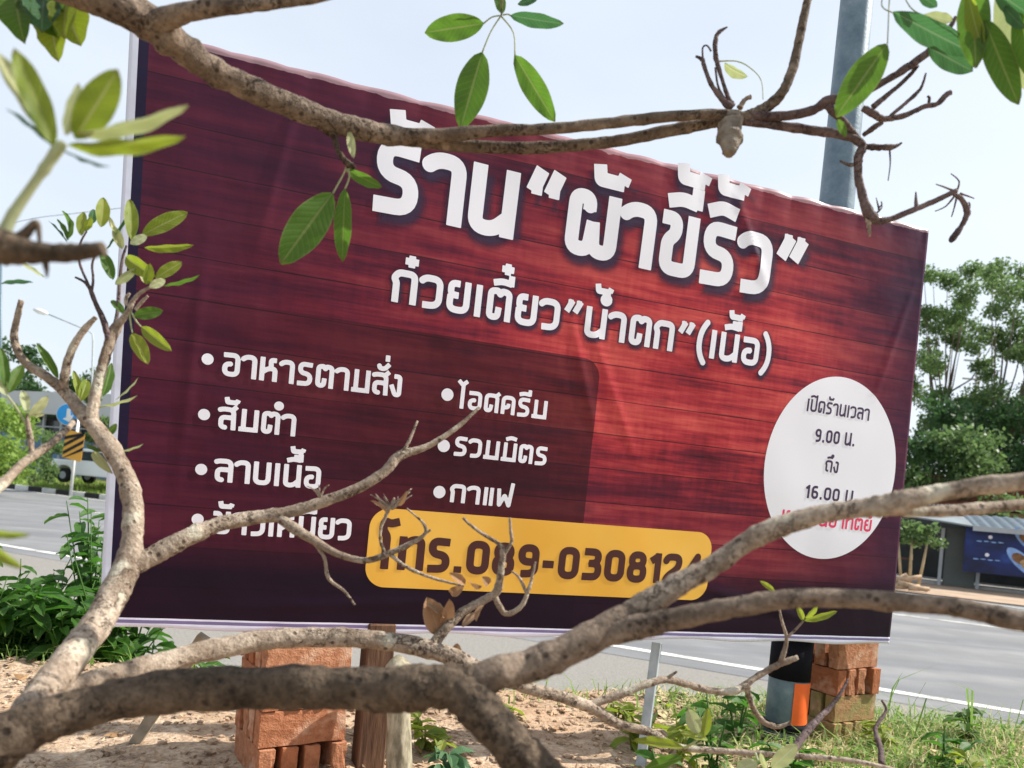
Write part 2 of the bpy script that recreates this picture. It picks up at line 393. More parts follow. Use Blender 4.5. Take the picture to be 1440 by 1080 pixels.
# print material
def print_material():
    m = N('banner_print', .32, .2)
    uvn = m.n('ShaderNodeUVMap'); sp = m.n('ShaderNodeSeparateXYZ'); m.l(uvn.outputs[0], sp.inputs[0])
    u, v = sp.outputs[0], sp.outputs[1]
    def vec(a, b, c=0.0):
        x = m.n('ShaderNodeCombineXYZ')
        for i, q in enumerate((a, b, c)):
            if isinstance(q, (int, float)): x.inputs[i].default_value = q
            else: m.l(q, x.inputs[i])
        return x.outputs[0]
    pitch = .083
    row = m.math('FLOOR', m.math('DIVIDE', v, pitch)); fr = m.math('FRACT', m.math('DIVIDE', v, pitch))
    wn_ = m.n('ShaderNodeTexWhiteNoise', noise_dimensions='1D'); m.l(row, wn_.inputs['W']); rr = wn_.outputs['Value']
    seam = m.math('LESS_THAN', fr, m.math('MULTIPLY_ADD', m.noise(vec(m.math('MULTIPLY', u, 4.0), row), 1.0, 2), .09, -.015))
    g1 = m.noise(vec(m.math('MULTIPLY', u, 3.0), m.math('MULTIPLY', v, 60.0), rr), 1.0, 6, .65)
    g2 = m.noise(vec(m.math('MULTIPLY_ADD', rr, 7.0, m.math('MULTIPLY', u, 2.2)), m.math('MULTIPLY', v, 12.0), row), 1.0, 5, .6)
    g3 = m.noise(vec(m.math('MULTIPLY', u, 60.0), m.math('MULTIPLY', v, 9.0), rr), 1.0, 3, .6)
    kn = m.n('ShaderNodeTexVoronoi'); kn.inputs['Scale'].default_value = 1.0; m.l(vec(m.math('MULTIPLY', u, 4.3), m.math('MULTIPLY', v, 9.5)), kn.inputs['Vector'])
    knf = m.ramp(kn.outputs['Distance'], [(.05, (1, 1, 1)), (.17, (0, 0, 0))])
    tone = m.math('ADD', m.math('ADD', m.math('MULTIPLY', g1, .38), m.math('MULTIPLY', g2, .48)), m.math('ADD', m.math('MULTIPLY', rr, .10), m.math('MULTIPLY', g3, .09)))
    base = m.ramp(tone, [(.36, (.045, .005, .016)), (.45, (.16, .011, .026)), (.53, (.40, .031, .042)), (.64, (.63, .10, .085))])
    base = m.mix(m.math('MULTIPLY', knf, .6), base, (.07, .012, .02))
    # printed vignette: dark violet round the edges
    wu, wv = cBR[0] - cBL[0], cTL[1] - cBL[1]
    cu, cv = m.math('DIVIDE', m.math('SUBTRACT', u, cBL[0]), wu), m.math('DIVIDE', m.math('SUBTRACT', v, cBL[1]), wv)
    wob = m.math('MULTIPLY', m.math('SUBTRACT', m.noise(vec(m.math('MULTIPLY', u, 2.5), m.math('MULTIPLY', v, 6.0)), 1.0, 4), .5), .22)
    dx = m.math('MULTIPLY', m.math('SUBTRACT', cu, .65), 1.55); dy = m.math('MULTIPLY', m.math('SUBTRACT', cv, .60), 1.6)
    d = m.math('SQRT', m.math('ADD', m.math('MULTIPLY', dx, dx), m.math('MULTIPLY', dy, dy)))
    vig = m.ramp(m.math('ADD', d, wob), [(.28, (0, 0, 0)), (.56, (.55, .55, .55)), (.88, (.92, .92, .92))])
    base = m.mix(vig, base, m.mix(tone, (.010, .002, .013), (.085, .012, .042)))
    rgt = m.ramp(m.math('ADD', cu, m.math('MULTIPLY', wob, .6)), [(.78, (0, 0, 0)), (.97, (.8, .8, .8))])
    base = m.mix(rgt, base, (.022, .005, .032))
    base = m.mix(m.math('MULTIPLY', seam, .8), base, (.02, .006, .012))
    # dark rounded panel behind the menu
    pu0, pu1 = onb(238, 600)[0], onb(833, 620)[0]; pv1 = onb(700, 484)[1]; rad = .045
    qx = m.math('MAXIMUM', m.math('SUBTRACT', m.math('ABSOLUTE', m.math('SUBTRACT', u, (pu0 + pu1) / 2)), (pu1 - pu0) / 2 - rad), 0.0)
    pv0 = -.2
    qy = m.math('MAXIMUM', m.math('SUBTRACT', m.math('ABSOLUTE', m.math('SUBTRACT', v, (pv0 + pv1) / 2)), (pv1 - pv0) / 2 - rad), 0.0)
    pin = m.math('LESS_THAN', m.math('SQRT', m.math('ADD', m.math('MULTIPLY', qx, qx), m.math('MULTIPLY', qy, qy))), rad)
    fade = m.ramp(m.math('DIVIDE', m.math('SUBTRACT', u, pu0), .55), [(.0, (.15, .15, .15)), (1.0, (.74, .74, .74))])
    base = m.mix(m.math('MULTIPLY', pin, fade), base, (.030, .004, .010))
    # near-black foot
    pb = onb(240, 789)[1]
    edge = m.math('ADD', m.math('SUBTRACT', pb, v), m.math('MULTIPLY', wob, .05))
    base = m.mix(m.math('MULTIPLY', m.ramp(m.math('MULTIPLY_ADD', edge, 6.0, .5), [(.15, (0, 0, 0)), (.62, (1, 1, 1))]), .9), base, (.005, .001, .012))
    # borders: left white strip, navy strip, bottom white lines
    ue = m.math('SUBTRACT', u, m.math('MULTIPLY_ADD', m.math('SUBTRACT', v, cBL[1]), (cTL[0] - cBL[0]) / (cTL[1] - cBL[1]), cBL[0]))
    base = m.mix(m.math('MULTIPLY', m.math('LESS_THAN', ue, .034), .9), base, (.008, .008, .035))
    base = m.mix(m.math('LESS_THAN', ue, .016), base, (.62, .66, .80))
    ve = m.math('SUBTRACT', v, m.math('MULTIPLY_ADD', m.math('SUBTRACT', u, cBL[0]), (cBR[1] - cBL[1]) / (cBR[0] - cBL[0]), cBL[1]))
    ve = m.math('ADD', ve, m.math('MULTIPLY', m.math('SUBTRACT', m.noise(vec(m.math('MULTIPLY', u, 5.0), 0.0), 1.0, 3), .5), .004))
    base = m.mix(m.math('LESS_THAN', ve, .021), base, (.80, .80, .97))
    base = m.mix(m.math('MULTIPLY', m.math('LESS_THAN', m.math('ABSOLUTE', m.math('SUBTRACT', ve, .0135)), .0035), .85), base, (.10, .06, .22))
    # sun glint and translucent glow of the top fold, painted as pale patches
    vt = m.math('SUBTRACT', m.math('MULTIPLY_ADD', m.math('SUBTRACT', u, cTL[0]), (cTR[1] - cTL[1]) / (cTR[0] - cTL[0]), cTL[1]), v)
    sc_ = m.noise(vec(m.math('MULTIPLY', u, 14.0), m.math('MULTIPLY', v, 40.0)), 1.0, 4)
    glint = m.math('MULTIPLY', m.math('LESS_THAN', vt, m.math('MULTIPLY', sc_, .022)), .45)
    base = m.mix(glint, base, (.62, .45, .50))
    m.col(base)
    # vinyl wrinkles
    wr = m.noise(vec(m.math('MULTIPLY', u, 5.0), m.math('MULTIPLY', v, 9.0)), 1.0, 3, .5)
    wr2 = m.noise(vec(m.math('MULTIPLY_ADD', v, 6.0, m.math('MULTIPLY', u, 14.0)), m.math('MULTIPLY', v, 3.5)), 1.0, 2, .5)
    weave = m.noise(vec(m.math('MULTIPLY', u, 500.0), m.math('MULTIPLY', v, 500.0)), 1.0, 1)
    m.bump(m.math('ADD', m.math('ADD', wr, m.math('MULTIPLY', wr2, .35)), m.math('MULTIPLY', weave, .02)), .3, .010)
    m.l(m.math('MULTIPLY_ADD', sc_, .18, .26), m.b.inputs['Roughness'])
    return m.m
banner = thing('shop_banner', S(cBR[0] / 2, cBL[1], -.02), 'dark red wood plank print banner with white Thai shop lettering, standing on two brick piers', 'banner')
part('vinyl_sheet', me, print_material(), banner)
WOODF = plain('batten_wood', (.33, .22, .13), .85, .2, .3, 12, .4)
def batten(u0, v0, u1, v1, w=.03):
    a = bl + ux * u0 + uz * v0 - nn * .018; b = bl + ux * u1 + uz * v1 - nn * .018
    d = (b - a); L = d.length; d.normalize(); q = Matrix((d, nn, d.cross(nn))).transposed()
    bm = bmesh.new(); box(bm, (a + b) / 2, (L, .022, w), q, .002); return part('batten', bm, WOODF, banner)
for t in (.02, .27, .5, .73, .98):
    uu0 = cBL[0] + (cBR[0] - cBL[0]) * t; uu1 = cTL[0] + (cTR[0] - cTL[0]) * t
    batten(uu0, cBL[1] + .05, uu1, cTL[1] + (cTR[1] - cTL[1]) * t - .05)
batten(cBL[0] + .03, cBL[1] + .025, cBR[0] - .03, cBR[1] + .025); batten(cTL[0] + .03, cTL[1] - .03, cTR[0] - .03, cTR[1] - .03)
# ---- lettering: stroke alphabet -> signed distance field -> contoured mesh
def rp(pts, r=.2, n=6):
    out = [pts[0]]
    for i in range(1, len(pts) - 1):
        a, b, c_ = (np.array(pts[k], float) for k in (i - 1, i, i + 1))
        da, dc = a - b, c_ - b; la, lc = np.linalg.norm(da), np.linalg.norm(dc)
        q = min(r, la * .5 if i > 1 else la * .95, lc * .5 if i < len(pts) - 2 else lc * .95); p0 = b + da / la * q; p2 = b + dc / lc * q
        for k in range(n + 1):
            t = k / n; out.append(tuple((1 - t) ** 2 * p0 + 2 * t * (1 - t) * b + t * t * p2))
    out.append(pts[-1]); return out
def circ(cx, cy, r, n=20, ry=None): return [(cx + r * math.cos(2 * math.pi * k / n), cy + (ry or r) * math.sin(2 * math.pi * k / n)) for k in range(n + 1)]
B_, T_ = .1, .9
GL = {
 'ก': (.68, [rp([(.10, 0), (.10, .60), (.03, .72), (.14, T_), (.58, T_), (.58, 0)], .16)]),
 'ร': (.64, [rp([(.60, .90), (.12, .92), (.12, .54), (.52, .50), (.52, B_), (.02, .08)], .24)]),
 'า': (.54, [rp([(.0, .80), (.10, T_), (.44, T_), (.44, 0)], .2)]),
 'น': (.70, [rp([(.10, 1), (.10, .10), (.38, .08), (.60, .30)], .22), [(.60, 1), (.60, 0)]]),
 'ผ': (.84, [rp([(.34, .70), (.34, T_), (.10, T_), (.10, B_), (.38, B_), (.42, .55)], .16), rp([(.42, .55), (.46, B_), (.74, B_), (.74, 1)], .16)]),
 'ข': (.66, [rp([(.0, T_), (.26, T_), (.26, .66), (.13, .54), (.13, B_), (.56, B_), (.56, 1)], .15)]),
 'ว': (.60, [rp([(.0, .80), (.08, T_), (.50, T_), (.50, B_), (.06, .08)], .24)]),
 'ย': (.68, [rp([(.36, T_), (.11, T_), (.11, .54), (.34, .54)], .14), rp([(.11, .54), (.10, B_), (.58, B_), (.58, 1)], .2)]),
 'เ': (.27, [rp([(.13, 1), (.13, 0)], .1)]),
 'แ': (.52, [[(.13, 1), (.13, 0)], [(.39, 1), (.39, 0)]]),
 'ต': (.74, [rp([(.36, .42), (.34, B_), (.10, B_), (.10, T_), (.32, .93), (.37, .80), (.42, .93), (.64, T_), (.64, 0)], .12)]),
 'ด': (.72, [rp([(.34, .42), (.32, B_), (.10, B_), (.10, T_), (.62, T_), (.62, 0)], .18)]),
 'อ': (.68, [rp([(.36, .52), (.11, .52), (.11, B_), (.58, B_), (.58, T_), (.04, .88)], .2)]),
 'ห': (.72, [[(.10, 1), (.10, 0)], rp([(.10, .36), (.34, .54), (.60, .54), (.60, 0)], .14), rp([(.44, .56), (.42, T_), (.64, T_)], .1)]),
 'ม': (.76, [[(.18, 1), (.18, .02)], [(.0, .10), (.66, .10)], [(.66, 1), (.66, 0)]]),
 'ล': (.68, [rp([(.04, .86), (.14, T_), (.58, T_), (.58, 0)], .2), rp([(.58, .54), (.10, .54), (.10, B_), (.30, B_)], .16)]),
 'ส': (.68, [rp([(.04, .86), (.14, T_), (.56, T_), (.58, 0)], .2), rp([(.58, .54), (.10, .54), (.10, B_), (.30, B_)], .16), [(.46, .82), (.68, 1.06)]]),
 'บ': (.68, [rp([(.10, 1), (.10, B_), (.58, B_), (.58, 1)], .2)]),
 'ป': (.68, [rp([(.10, 1), (.10, B_), (.58, B_), (.58, 1.36)], .2)]),
 'ฟ': (.76, [rp([(.08, 1), (.14, .06), (.36, .66), (.58, .06), (.68, 1.36)], .1)]),
 'ง': (.50, [rp([(.12, T_), (.38, T_), (.38, B_), (.20, .08), (.02, .52)], .12)]),
 'ไ': (.34, [[(.18, 0), (.18, 1.22)], rp([(-.06, 1.46), (.14, 1.24), (.36, 1.46)], .05)]),
 'โ': (.40, [rp([(.15, 0), (.15, .98), (.02, 1.16), (.06, 1.42), (.22, 1.34), (.46, 1.42)], .1)]),
 'ท': (.70, [[(.10, 1), (.10, 0)], rp([(.10, .66), (.34, .92), (.60, .90), (.60, 0)], .18)]),
 'ศ': (.72, [rp([(.36, .42), (.32, B_), (.10, B_), (.10, T_), (.62, T_), (.62, 0)], .18), [(.52, .84), (.72, 1.06)]]),
 'ค': (.70, [rp([(.10, 0), (.10, T_), (.60, T_), (.60, 0)], .2), rp([(.10, .34), (.36, .40), (.36, .58)], .08)]),
 'ถ': (.70, [rp([(.34, B_), (.13, B_), (.13, .58), (.04, .72), (.15, T_), (.60, T_), (.60, 0)], .14)]),
 'ำ': (.54, [rp([(.0, .80), (.10, T_), (.44, T_), (.44, 0)], .2), circ(-.20, 1.30, .10)]),
 'ั': (0, [rp([(-.46, 1.34), (-.44, 1.18), (-.22, 1.16), (-.02, 1.40)], .1)]),
 'ิ': (0, [rp([(-.60, 1.16), (-.34, 1.27), (-.06, 1.20)], .1)]),
 'ี': (0, [rp([(-.60, 1.16), (-.34, 1.24), (-.06, 1.20)], .1), [(-.08, 1.12), (-.08, 1.46)]]),
 'ื': (0, [rp([(-.60, 1.16), (-.34, 1.24), (-.06, 1.20)], .1), [(-.06, 1.12), (-.06, 1.46)], [(-.24, 1.14), (-.24, 1.44)]]),
 'ึ': (0, [rp([(-.60, 1.16), (-.34, 1.24), (-.06, 1.20)], .1), circ(-.12, 1.36, .07)]),
 '่': (0, [[(-.12, 1.14), (-.12, 1.42)]]),
 '้': (0, [rp([(-.42, 1.44), (-.38, 1.22), (.02, 1.22)], .03), [(-.02, 1.22), (.02, 1.36)]]),
 '๋': (0, [[(-.22, 1.10), (-.22, 1.46)], [(-.40, 1.28), (-.04, 1.28)]]),
 '์': (0, [circ(-.22, 1.26, .09), [(-.16, 1.34), (.0, 1.48)]]),
 'ุ': (0, [rp([(-.26, -.14), (-.11, -.14), (-.11, -.42)], .06)]),
 '0': (.66, [rp([(.33, T_), (.11, T_), (.11, B_), (.55, B_), (.55, T_), (.33, T_)], .24)]),
 '1': (.42, [[(.28, 1), (.28, 0)], [(.30, .92), (.04, .72)]]),
 '2': (.62, [rp([(.04, .76), (.08, T_), (.50, T_), (.50, .56), (.10, .24), (.06, B_)], .2), [(.0, B_), (.60, B_)]]),
 '3': (.62, [rp([(.04, T_), (.50, T_), (.48, .53), (.20, .53)], .2), rp([(.20, .53), (.52, .53), (.52, B_), (.02, B_)], .2)]),
 '4': (.66, [rp([(.42, 0), (.42, .96), (.06, .30), (.64, .28)], .01)]),
 '6': (.64, [rp([(.52, T_), (.11, .90), (.11, B_), (.53, B_), (.53, .54), (.13, .54)], .22)]),
 '8': (.64, [rp([(.32, T_), (.13, T_), (.13, .54), (.51, .54), (.51, T_), (.32, T_)], .18), rp([(.32, .54), (.10, .54), (.10, B_), (.54, B_), (.54, .54), (.32, .54)], .2)]),
 '9': (.64, [rp([(.51, .46), (.11, .46), (.11, T_), (.53, T_), (.53, B_), (.12, .08)], .22)]),
 '.': (.26, [[(.13, 0), (.13, .2)]]),
 '-': (.40, [[(.02, .42), (.36, .42)]]),
 '(': (.36, [rp([(.32, 1.22), (.10, .9), (.10, .1), (.32, -.2)], .4)]),
 ')': (.36, [rp([(.04, 1.22), (.26, .9), (.26, .1), (.04, -.2)], .4)]),
 '“': (.62, [rp([(.24, 1.14), (.12, .78)], .1), [(.10, .86), (.27, .86)], rp([(.52, 1.14), (.40, .78)], .1), [(.38, .86), (.55, .86)]]),
 '”': (.58, [rp([(.24, 1.08), (.08, .70)], .1), [(.10, 1.0), (.26, 1.0)], rp([(.50, 1.08), (.34, .70)], .1), [(.36, 1.0), (.52, 1.0)]]),
 ' ': (.3, []),
 '•': (.4, []),
}
UPPER = set('ิีึืั'); TONE = set('่้๋์')
def layout(text, gap=.10):
    x = 0; segs = []; stack = 0; prev_w = 0
    for i, ch in enumerate(text):
        w, st = GL[ch]
        if w == 0:
            dy = 0
            if ch in TONE and i > 0 and text[i - 1] in UPPER: dy = .36
            if ch in TONE and i + 1 < len(text) and text[i + 1] == 'ำ': dy = .34
            ox = x - gap - (.0 if not text[i - 1] == 'ป' else .14)
            for p in st: segs.append([(a + ox, b + dy) for a, b in p])
        else:
            for p in st: segs.append([(a + x, b) for a, b in p])
            x += w + gap
    return segs, x - gap
def sdf(segs, hx, xs, ys):
    """segs in metres; hx stroke half width"""
    X, Y = np.meshgrid(xs, ys); D = np.full(X.shape, 1e3, dtype=np.float32)
    for p in segs:
        for i in range(len(p) - 1):
            a = np.array(p[i]); b = np.array(p[i + 1]); d = b - a; L = np.linalg.norm(d)
            if L < 1e-9: continue
            d /= L; mrg = hx * 2.5
            i0, i1 = np.searchsorted(xs, min(a[0], b[0]) - mrg), np.searchsorted(xs, max(a[0], b[0]) + mrg)
            j0, j1 = np.searchsorted(ys, min(a[1], b[1]) - mrg), np.searchsorted(ys, max(a[1], b[1]) + mrg)
            sl = (slice(j0, j1), slice(i0, i1)); cx, cy = (a + b) / 2
            lx = (X[sl] - cx) * d[0] + (Y[sl] - cy) * d[1]; ly = -(X[sl] - cx) * d[1] + (Y[sl] - cy) * d[0]
            qx = np.abs(lx) - L / 2; qy = np.abs(ly) - hx
            dd = np.hypot(np.maximum(qx, 0), np.maximum(qy, 0)) + np.minimum(np.maximum(qx, qy), 0)
            D[sl] = np.minimum(D[sl], dd)
            if i > 0: D[sl] = np.minimum(D[sl], np.hypot(X[sl] - a[0], Y[sl] - a[1]) - hx)
    return D
def contour(D, xs, ys):
    """filled region D<0 as polygons (marching squares, interior runs merged)"""
    V, Fc, vid = [], [], {}
    def vert(key, x, y):
        if key not in vid: vid[key] = len(V); V.append((x, y))
        return vid[key]
    ny_, nx_ = D.shape; ins = D < 0
    cnt = ins[:-1, :-1].astype(int) + ins[1:, :-1] + ins[:-1, 1:] + ins[1:, 1:]
    for j in range(ny_ - 1):
        row = cnt[j]; i = 0; nz_ = np.nonzero(row)[0]
        if not len(nz_): continue
        i = nz_[0]; last = nz_[-1]
        while i <= last:
            if row[i] == 0: i += 1; continue
            if row[i] == 4:
                k = i
                while k + 1 <= last and row[k + 1] == 4 and k - i < 7: k += 1
                Fc.append((vert((0, j, i), xs[i], ys[j]), vert((0, j, k + 1), xs[k + 1], ys[j]), vert((0, j + 1, k + 1), xs[k + 1], ys[j + 1]), vert((0, j + 1, i), xs[i], ys[j + 1])))
                i = k + 1; continue
            cs = [(j, i), (j, i + 1), (j + 1, i + 1), (j + 1, i)]; poly = []
            for q in range(4):
                a, b = cs[q], cs[(q + 1) % 4]
                if ins[a]: poly.append(vert((0, *a), xs[a[1]], ys[a[0]]))
                if ins[a] != ins[b]:
                    lo, hi = (a, b) if a < b else (b, a); t = D[lo] / (D[lo] - D[hi])
                    poly.append(vert((1, lo, hi), xs[lo[1]] + (xs[hi[1]] - xs[lo[1]]) * t, ys[lo[0]] + (ys[hi[0]] - ys[lo[0]]) * t))
            if len(poly) >= 3: Fc.append(tuple(poly))
            i += 1
    return V, Fc
m = N('print_white', .42, .45); m.col((.83, .84, .93)); WHITE = m.m
m = N('print_dark', .45, .4); m.col((.045, .02, .075)); DARKP = m.m
m = N('print_maroon', .42, .45); m.col((.055, .008, .008)); MAROON = m.m
m = N('print_pink', .42, .45); m.col((.75, .03, .12)); PINK = m.m
m = N('print_yellow', .42, .45)
uvy = m.coord((3, 3, 3)); m.col(m.ramp(m.noise(uvy, 2, 2), [(.3, (.80, .42, .045)), (.7, (.86, .50, .08))])); YEL = m.m
m = N('print_shadow', .45, .4); m.col((.03, .012, .05))
at = m.n('ShaderNodeAttribute', attribute_name='alpha'); tp = m.n('ShaderNodeBsdfTransparent'); msx = m.n('ShaderNodeMixShader')
m.l(at.outputs['Fac'], msx.inputs[0]); m.l(tp.outputs[0], msx.inputs[1]); m.l(m.b.outputs[0], msx.inputs[2]); m.l(msx.outputs[0], m.t.nodes['Material Output'].inputs['Surface'])
SHAD = m.m
def print_mesh(name, V, Fc, mat, off, label, alpha=None):
    me = mesh_np(name, [S(u, v, off) for u, v in V], Fc, mat, True)
    if alpha is not None:
        a = me.attributes.new('alpha', 'FLOAT', 'POINT'); a.data.foreach_set('value', np.array(alpha, dtype=np.float32))
    return part(name, me, mat, banner, label)
def text_line(text, p0, p1, ptop, mat, label, name='lettering', stroke=.20, cell=.0016, shadow=False, gap=.10):
    """p0,p1 pixels of the baseline's ends, ptop = pixel of the top of a letter"""
    a, b = np.array(onb(*p0)), np.array(onb(*p1)); segs, w = layout(text, gap)
    d = b - a; L = np.linalg.norm(d); d /= L; nrm = np.array([-d[1], d[0]])
    H = (np.array(onb(*ptop)) - a) @ nrm; sx = L / w
    # line-local metres
    loc = [[(x * sx, y * H) for x, y in p] for p in segs]
    hx = stroke / 2 * (H * .55 + sx * .45)
    xs = np.arange(-hx * 4, L + hx * 4, cell); ys = np.arange(-.55 * H, 1.95 * H, cell)
    D = sdf(loc, hx, xs, ys)
    V, Fc = contour(D, xs, ys)
    tf = lambda q, ox=0, oy=0: (a[0] + d[0] * (q[0] + ox) + nrm[0] * (q[1] + oy), a[1] + d[1] * (q[0] + ox) + nrm[1] * (q[1] + oy))
    print_mesh(name, [tf(q) for q in V], Fc, mat, .0013, label)
    if shadow:
        sp = H * .15; cs = cell * 2.5
        xs2 = np.arange(-hx * 4, L + hx * 4, cs); ys2 = np.arange(-.55 * H, 1.95 * H, cs)
        big_ = sdf(loc, hx * 2.2, xs2, ys2) + hx * 1.2
        nxx = len(xs2); ok = big_ < sp
        cell_ok = ok[:-1, :-1] | ok[1:, :-1] | ok[:-1, 1:] | ok[1:, 1:]
        ids = -np.ones(ok.shape, int); V2, F2, A2 = [], [], []
        def gid(j, i):
            if ids[j, i] < 0:
                ids[j, i] = len(V2); V2.append(tf((xs2[i], ys2[j]), H * .035, -H * .075)); t = min(1, max(0, 1 - (big_[j, i] + sp * .15) / (sp * 1.15))); A2.append(.82 * t * t * (3 - 2 * t))
            return ids[j, i]
        for j, i in zip(*np.nonzero(cell_ok)): F2.append((gid(j, i), gid(j, i + 1), gid(j + 1, i + 1), gid(j + 1, i)))
        print_mesh('lettering_shadow', V2, F2, SHAD, .0006, None, A2)
def shape_mesh(name, fn, box_, cell, mat, off, label):
    xs = np.arange(box_[0], box_[2], cell); ys = np.arange(box_[1], box_[3], cell); X, Y = np.meshgrid(xs, ys)
    V, Fc = contour(fn(X, Y), xs, ys); return print_mesh(name, V, Fc, mat, off, label)
def bullet(px, py, r=8.5):
    c0 = onb(px, py); rr = abs(onb(px + r, py)[0] - c0[0])
    shape_mesh('bullet_dot', lambda X, Y: np.hypot(X - c0[0], Y - c0[1]) - rr, (c0[0] - rr - .004, c0[1] - rr - .004, c0[0] + rr + .004, c0[1] + rr + .004), .0018, WHITE, .0013, None)
text_line('ร้าน“ผ้าขี้ริ้ว”', (521, 293), (1124, 427), (525, 191), WHITE, 'large white Thai shop name', shadow=True, stroke=.225)
text_line('ก๋วยเตี๋ยว”น้ำตก”(เนื้อ)', (549, 424), (1081, 519), (553, 377), WHITE, 'white Thai noodle line under the shop name', shadow=True, stroke=.195)
for tx, p0, p1, pt, bu in (
    ('อาหารตามสั่ง', (311, 528), (564, 559), (312, 494), (292, 505)), ('ส้มตำ', (306, 603), (415, 614), (307, 571), (287, 583)),
    ('ลาบเนื้อ', (301, 677), (450, 688), (302, 644), (283, 660)), ('ข้าวเหนียว', (298, 750), (493, 760), (299, 718), (278, 730)),
    ('ไอศครีม', (643, 574), (768, 590), (644, 547), (629, 555)), ('รวมมิตร', (637, 640), (768, 655), (638, 613), (624, 627)), ('กาแฟ', (632, 706), (720, 714), (633, 680), (618, 692))):
    text_line(tx, p0, p1, pt, WHITE, 'white Thai menu entry'); bullet(*bu)
ya, yb, yc, yd = onb(517, 768), onb(998, 795), onb(757, 731), onb(757, 835)
yu0, yu1 = ya[0], yb[0]; ysl = (onb(985, 748)[1] - onb(540, 714)[1]) / (onb(985, 748)[0] - onb(540, 714)[0])
def yfn(X, Y):
    cy0 = (yc[1] + yd[1]) / 2 + ysl * (X - yc[0]); hh = (yc[1] - yd[1]) / 2; r_ = .045
    qx = np.abs(X - (yu0 + yu1) / 2) - (yu1 - yu0) / 2 + r_; qy = np.abs(Y - cy0) - hh + r_
    return np.hypot(np.maximum(qx, 0), np.maximum(qy, 0)) + np.minimum(np.maximum(qx, qy), 0) - r_
shape_mesh('phone_panel', yfn, (yu0 - .02, yd[1] - .06, yu1 + .02, yc[1] + .06), .003, YEL, .0006, 'yellow rounded panel with the telephone number')
text_line('โทร.089-0308124', (532, 800), (986, 823), (533, 752), MAROON, 'dark maroon telephone number', stroke=.23)
e0, e1, e2, e3 = onb(1076, 645), onb(1258, 668), onb(1160, 526), onb(1172, 787)
ecx, ecy, erx, ery = (e0[0] + e1[0]) / 2, (e2[1] + e3[1]) / 2, (e1[0] - e0[0]) / 2, (e2[1] - e3[1]) / 2
shape_mesh('hours_disc', lambda X, Y: (np.hypot((X - ecx) / erx, (Y - ecy) / ery) - 1) * erx, (ecx - erx - .01, ecy - ery - .01, ecx + erx + .01, ecy + ery + .01), .003, WHITE, .0006, 'white round disc with opening hours')
text_line('เปิดร้านเวลา', (1133, 578), (1222, 592), (1134, 560), DARKP, 'dark Thai opening hours line', cell=.0013, stroke=.17)
text_line('9.00 น.', (1145, 621), (1201, 628), (1146, 602), DARKP, None, cell=.0013, stroke=.18)
text_line('ถึง', (1159, 663), (1178, 666), (1160, 646), DARKP, None, cell=.0013, stroke=.17)
text_line('16.00 น.', (1131, 700), (1203, 709), (1132, 681), DARKP, None, cell=.0013, stroke=.18)
text_line('หยุดวันอาทิตย์', (1098, 734), (1223, 748), (1099, 716), PINK, 'pink Thai line naming the closing day', cell=.0013, stroke=.18)
# ------------------------------------------------------------------ BRICK PIERS
def brickmat(name, a, b, moss=0.0):
    m = N(name, .9, .15); oi = m.n('ShaderNodeObjectInfo'); v = m.coord()
    c = m.mix(oi.outputs['Random'], a, b); n1 = m.noise(v, 60, 5, .65)
    c = m.mix(m.ramp(n1, [(.35, (.7, .7, .7)), (.6, (0, 0, 0))]), c, tuple(x * .62 for x in a))
    c = m.mix(m.ramp(m.noise(v, 16, 3), [(.55, (0, 0, 0)), (.7, (.5, .5, .5))]), c, (.62, .45, .33))
    if moss: c = m.mix(m.ramp(m.noise(v, 22, 4), [(.4, (0, 0, 0)), (.6, (moss, moss, moss))]), c, (.22, .2, .07))
    m.col(c); m.bump(m.math('ADD', n1, m.noise(v, 260, 3)), .7, .003); return m.m
BRK = brickmat('brick_red', (.36, .125, .055), (.43, .215, .125)); BRKM = brickmat('brick_mossy', (.36, .19, .09), (.42, .27, .14), .8)
def brick_mesh(seed):
    bm = bmesh.new(); box(bm, (0, 0, 0), (.188, .034, .0745), None, .0012)
    bmesh.ops.subdivide_edges(bm, edges=[e for e in bm.edges if e.calc_length() > .03], cuts=3, use_grid_fill=True)
    for v in bm.verts: v.co += Vector((noise.noise(v.co * 55 + Vector((seed, 0, 0))), noise.noise(v.co * 55 + Vector((0, seed, 0))), noise.noise(v.co * 55 + Vector((0, 0, seed))))) * .0022
    for v in bm.verts:
        if noise.noise(v.co * 40 + Vector((seed * 3, 5, 0))) > .28 and sum(abs(v.co[i]) > lim for i, lim in enumerate((.085, .014, .033))) >= 2: v.co *= .955
    me = bpy.data.meshes.new('brick'); bm.to_mesh(me); bm.free(); me.materials.append(BRK); return me
bmesh_list = [brick_mesh(k * 3.1) for k in range(4)]; bm_m = brick_mesh(20); bm_m.materials.clear(); bm_m.materials.append(BRKM)
def pier(center, yaw_, top, layers, first_long, label, mossy=()):
    root = thing('brick_pier', (center.x, center.y, top - layers * .077), label, 'brick pier', 'brick piers under the banner')
    root.rotation_euler.z = yaw_; bpy.context.view_layer.update()
    for L in range(layers):
        long_front = (L % 2 == 0) == first_long; z = (layers - L - .5) * .077
        for k in range(4):
            o = obj('brick', bm_m if L in mossy else bmesh_list[(L * 3 + k) % 4], None, root)
            t = (k - 1.5) * .0475 + random.uniform(-.0012, .0012)
            if not long_front: t = (-.077, -.029, .021, .077)[k]
            if long_front: o.location = (random.uniform(-.004, .004), t, z); o.rotation_euler.z = random.uniform(-.03, .03) + (math.pi if k % 2 else 0)
            else: o.location = (t, random.uniform(-.004, .004), z); o.rotation_euler.z = math.pi / 2 + random.uniform(-.03, .03)
    return root
def bot(px): # height of the banner's lower edge above a pixel column
    return None
zb = bl.z + cBL[1]
lp = P(388, 960, 1.60); rpn = P(1180, 960, 2.30)
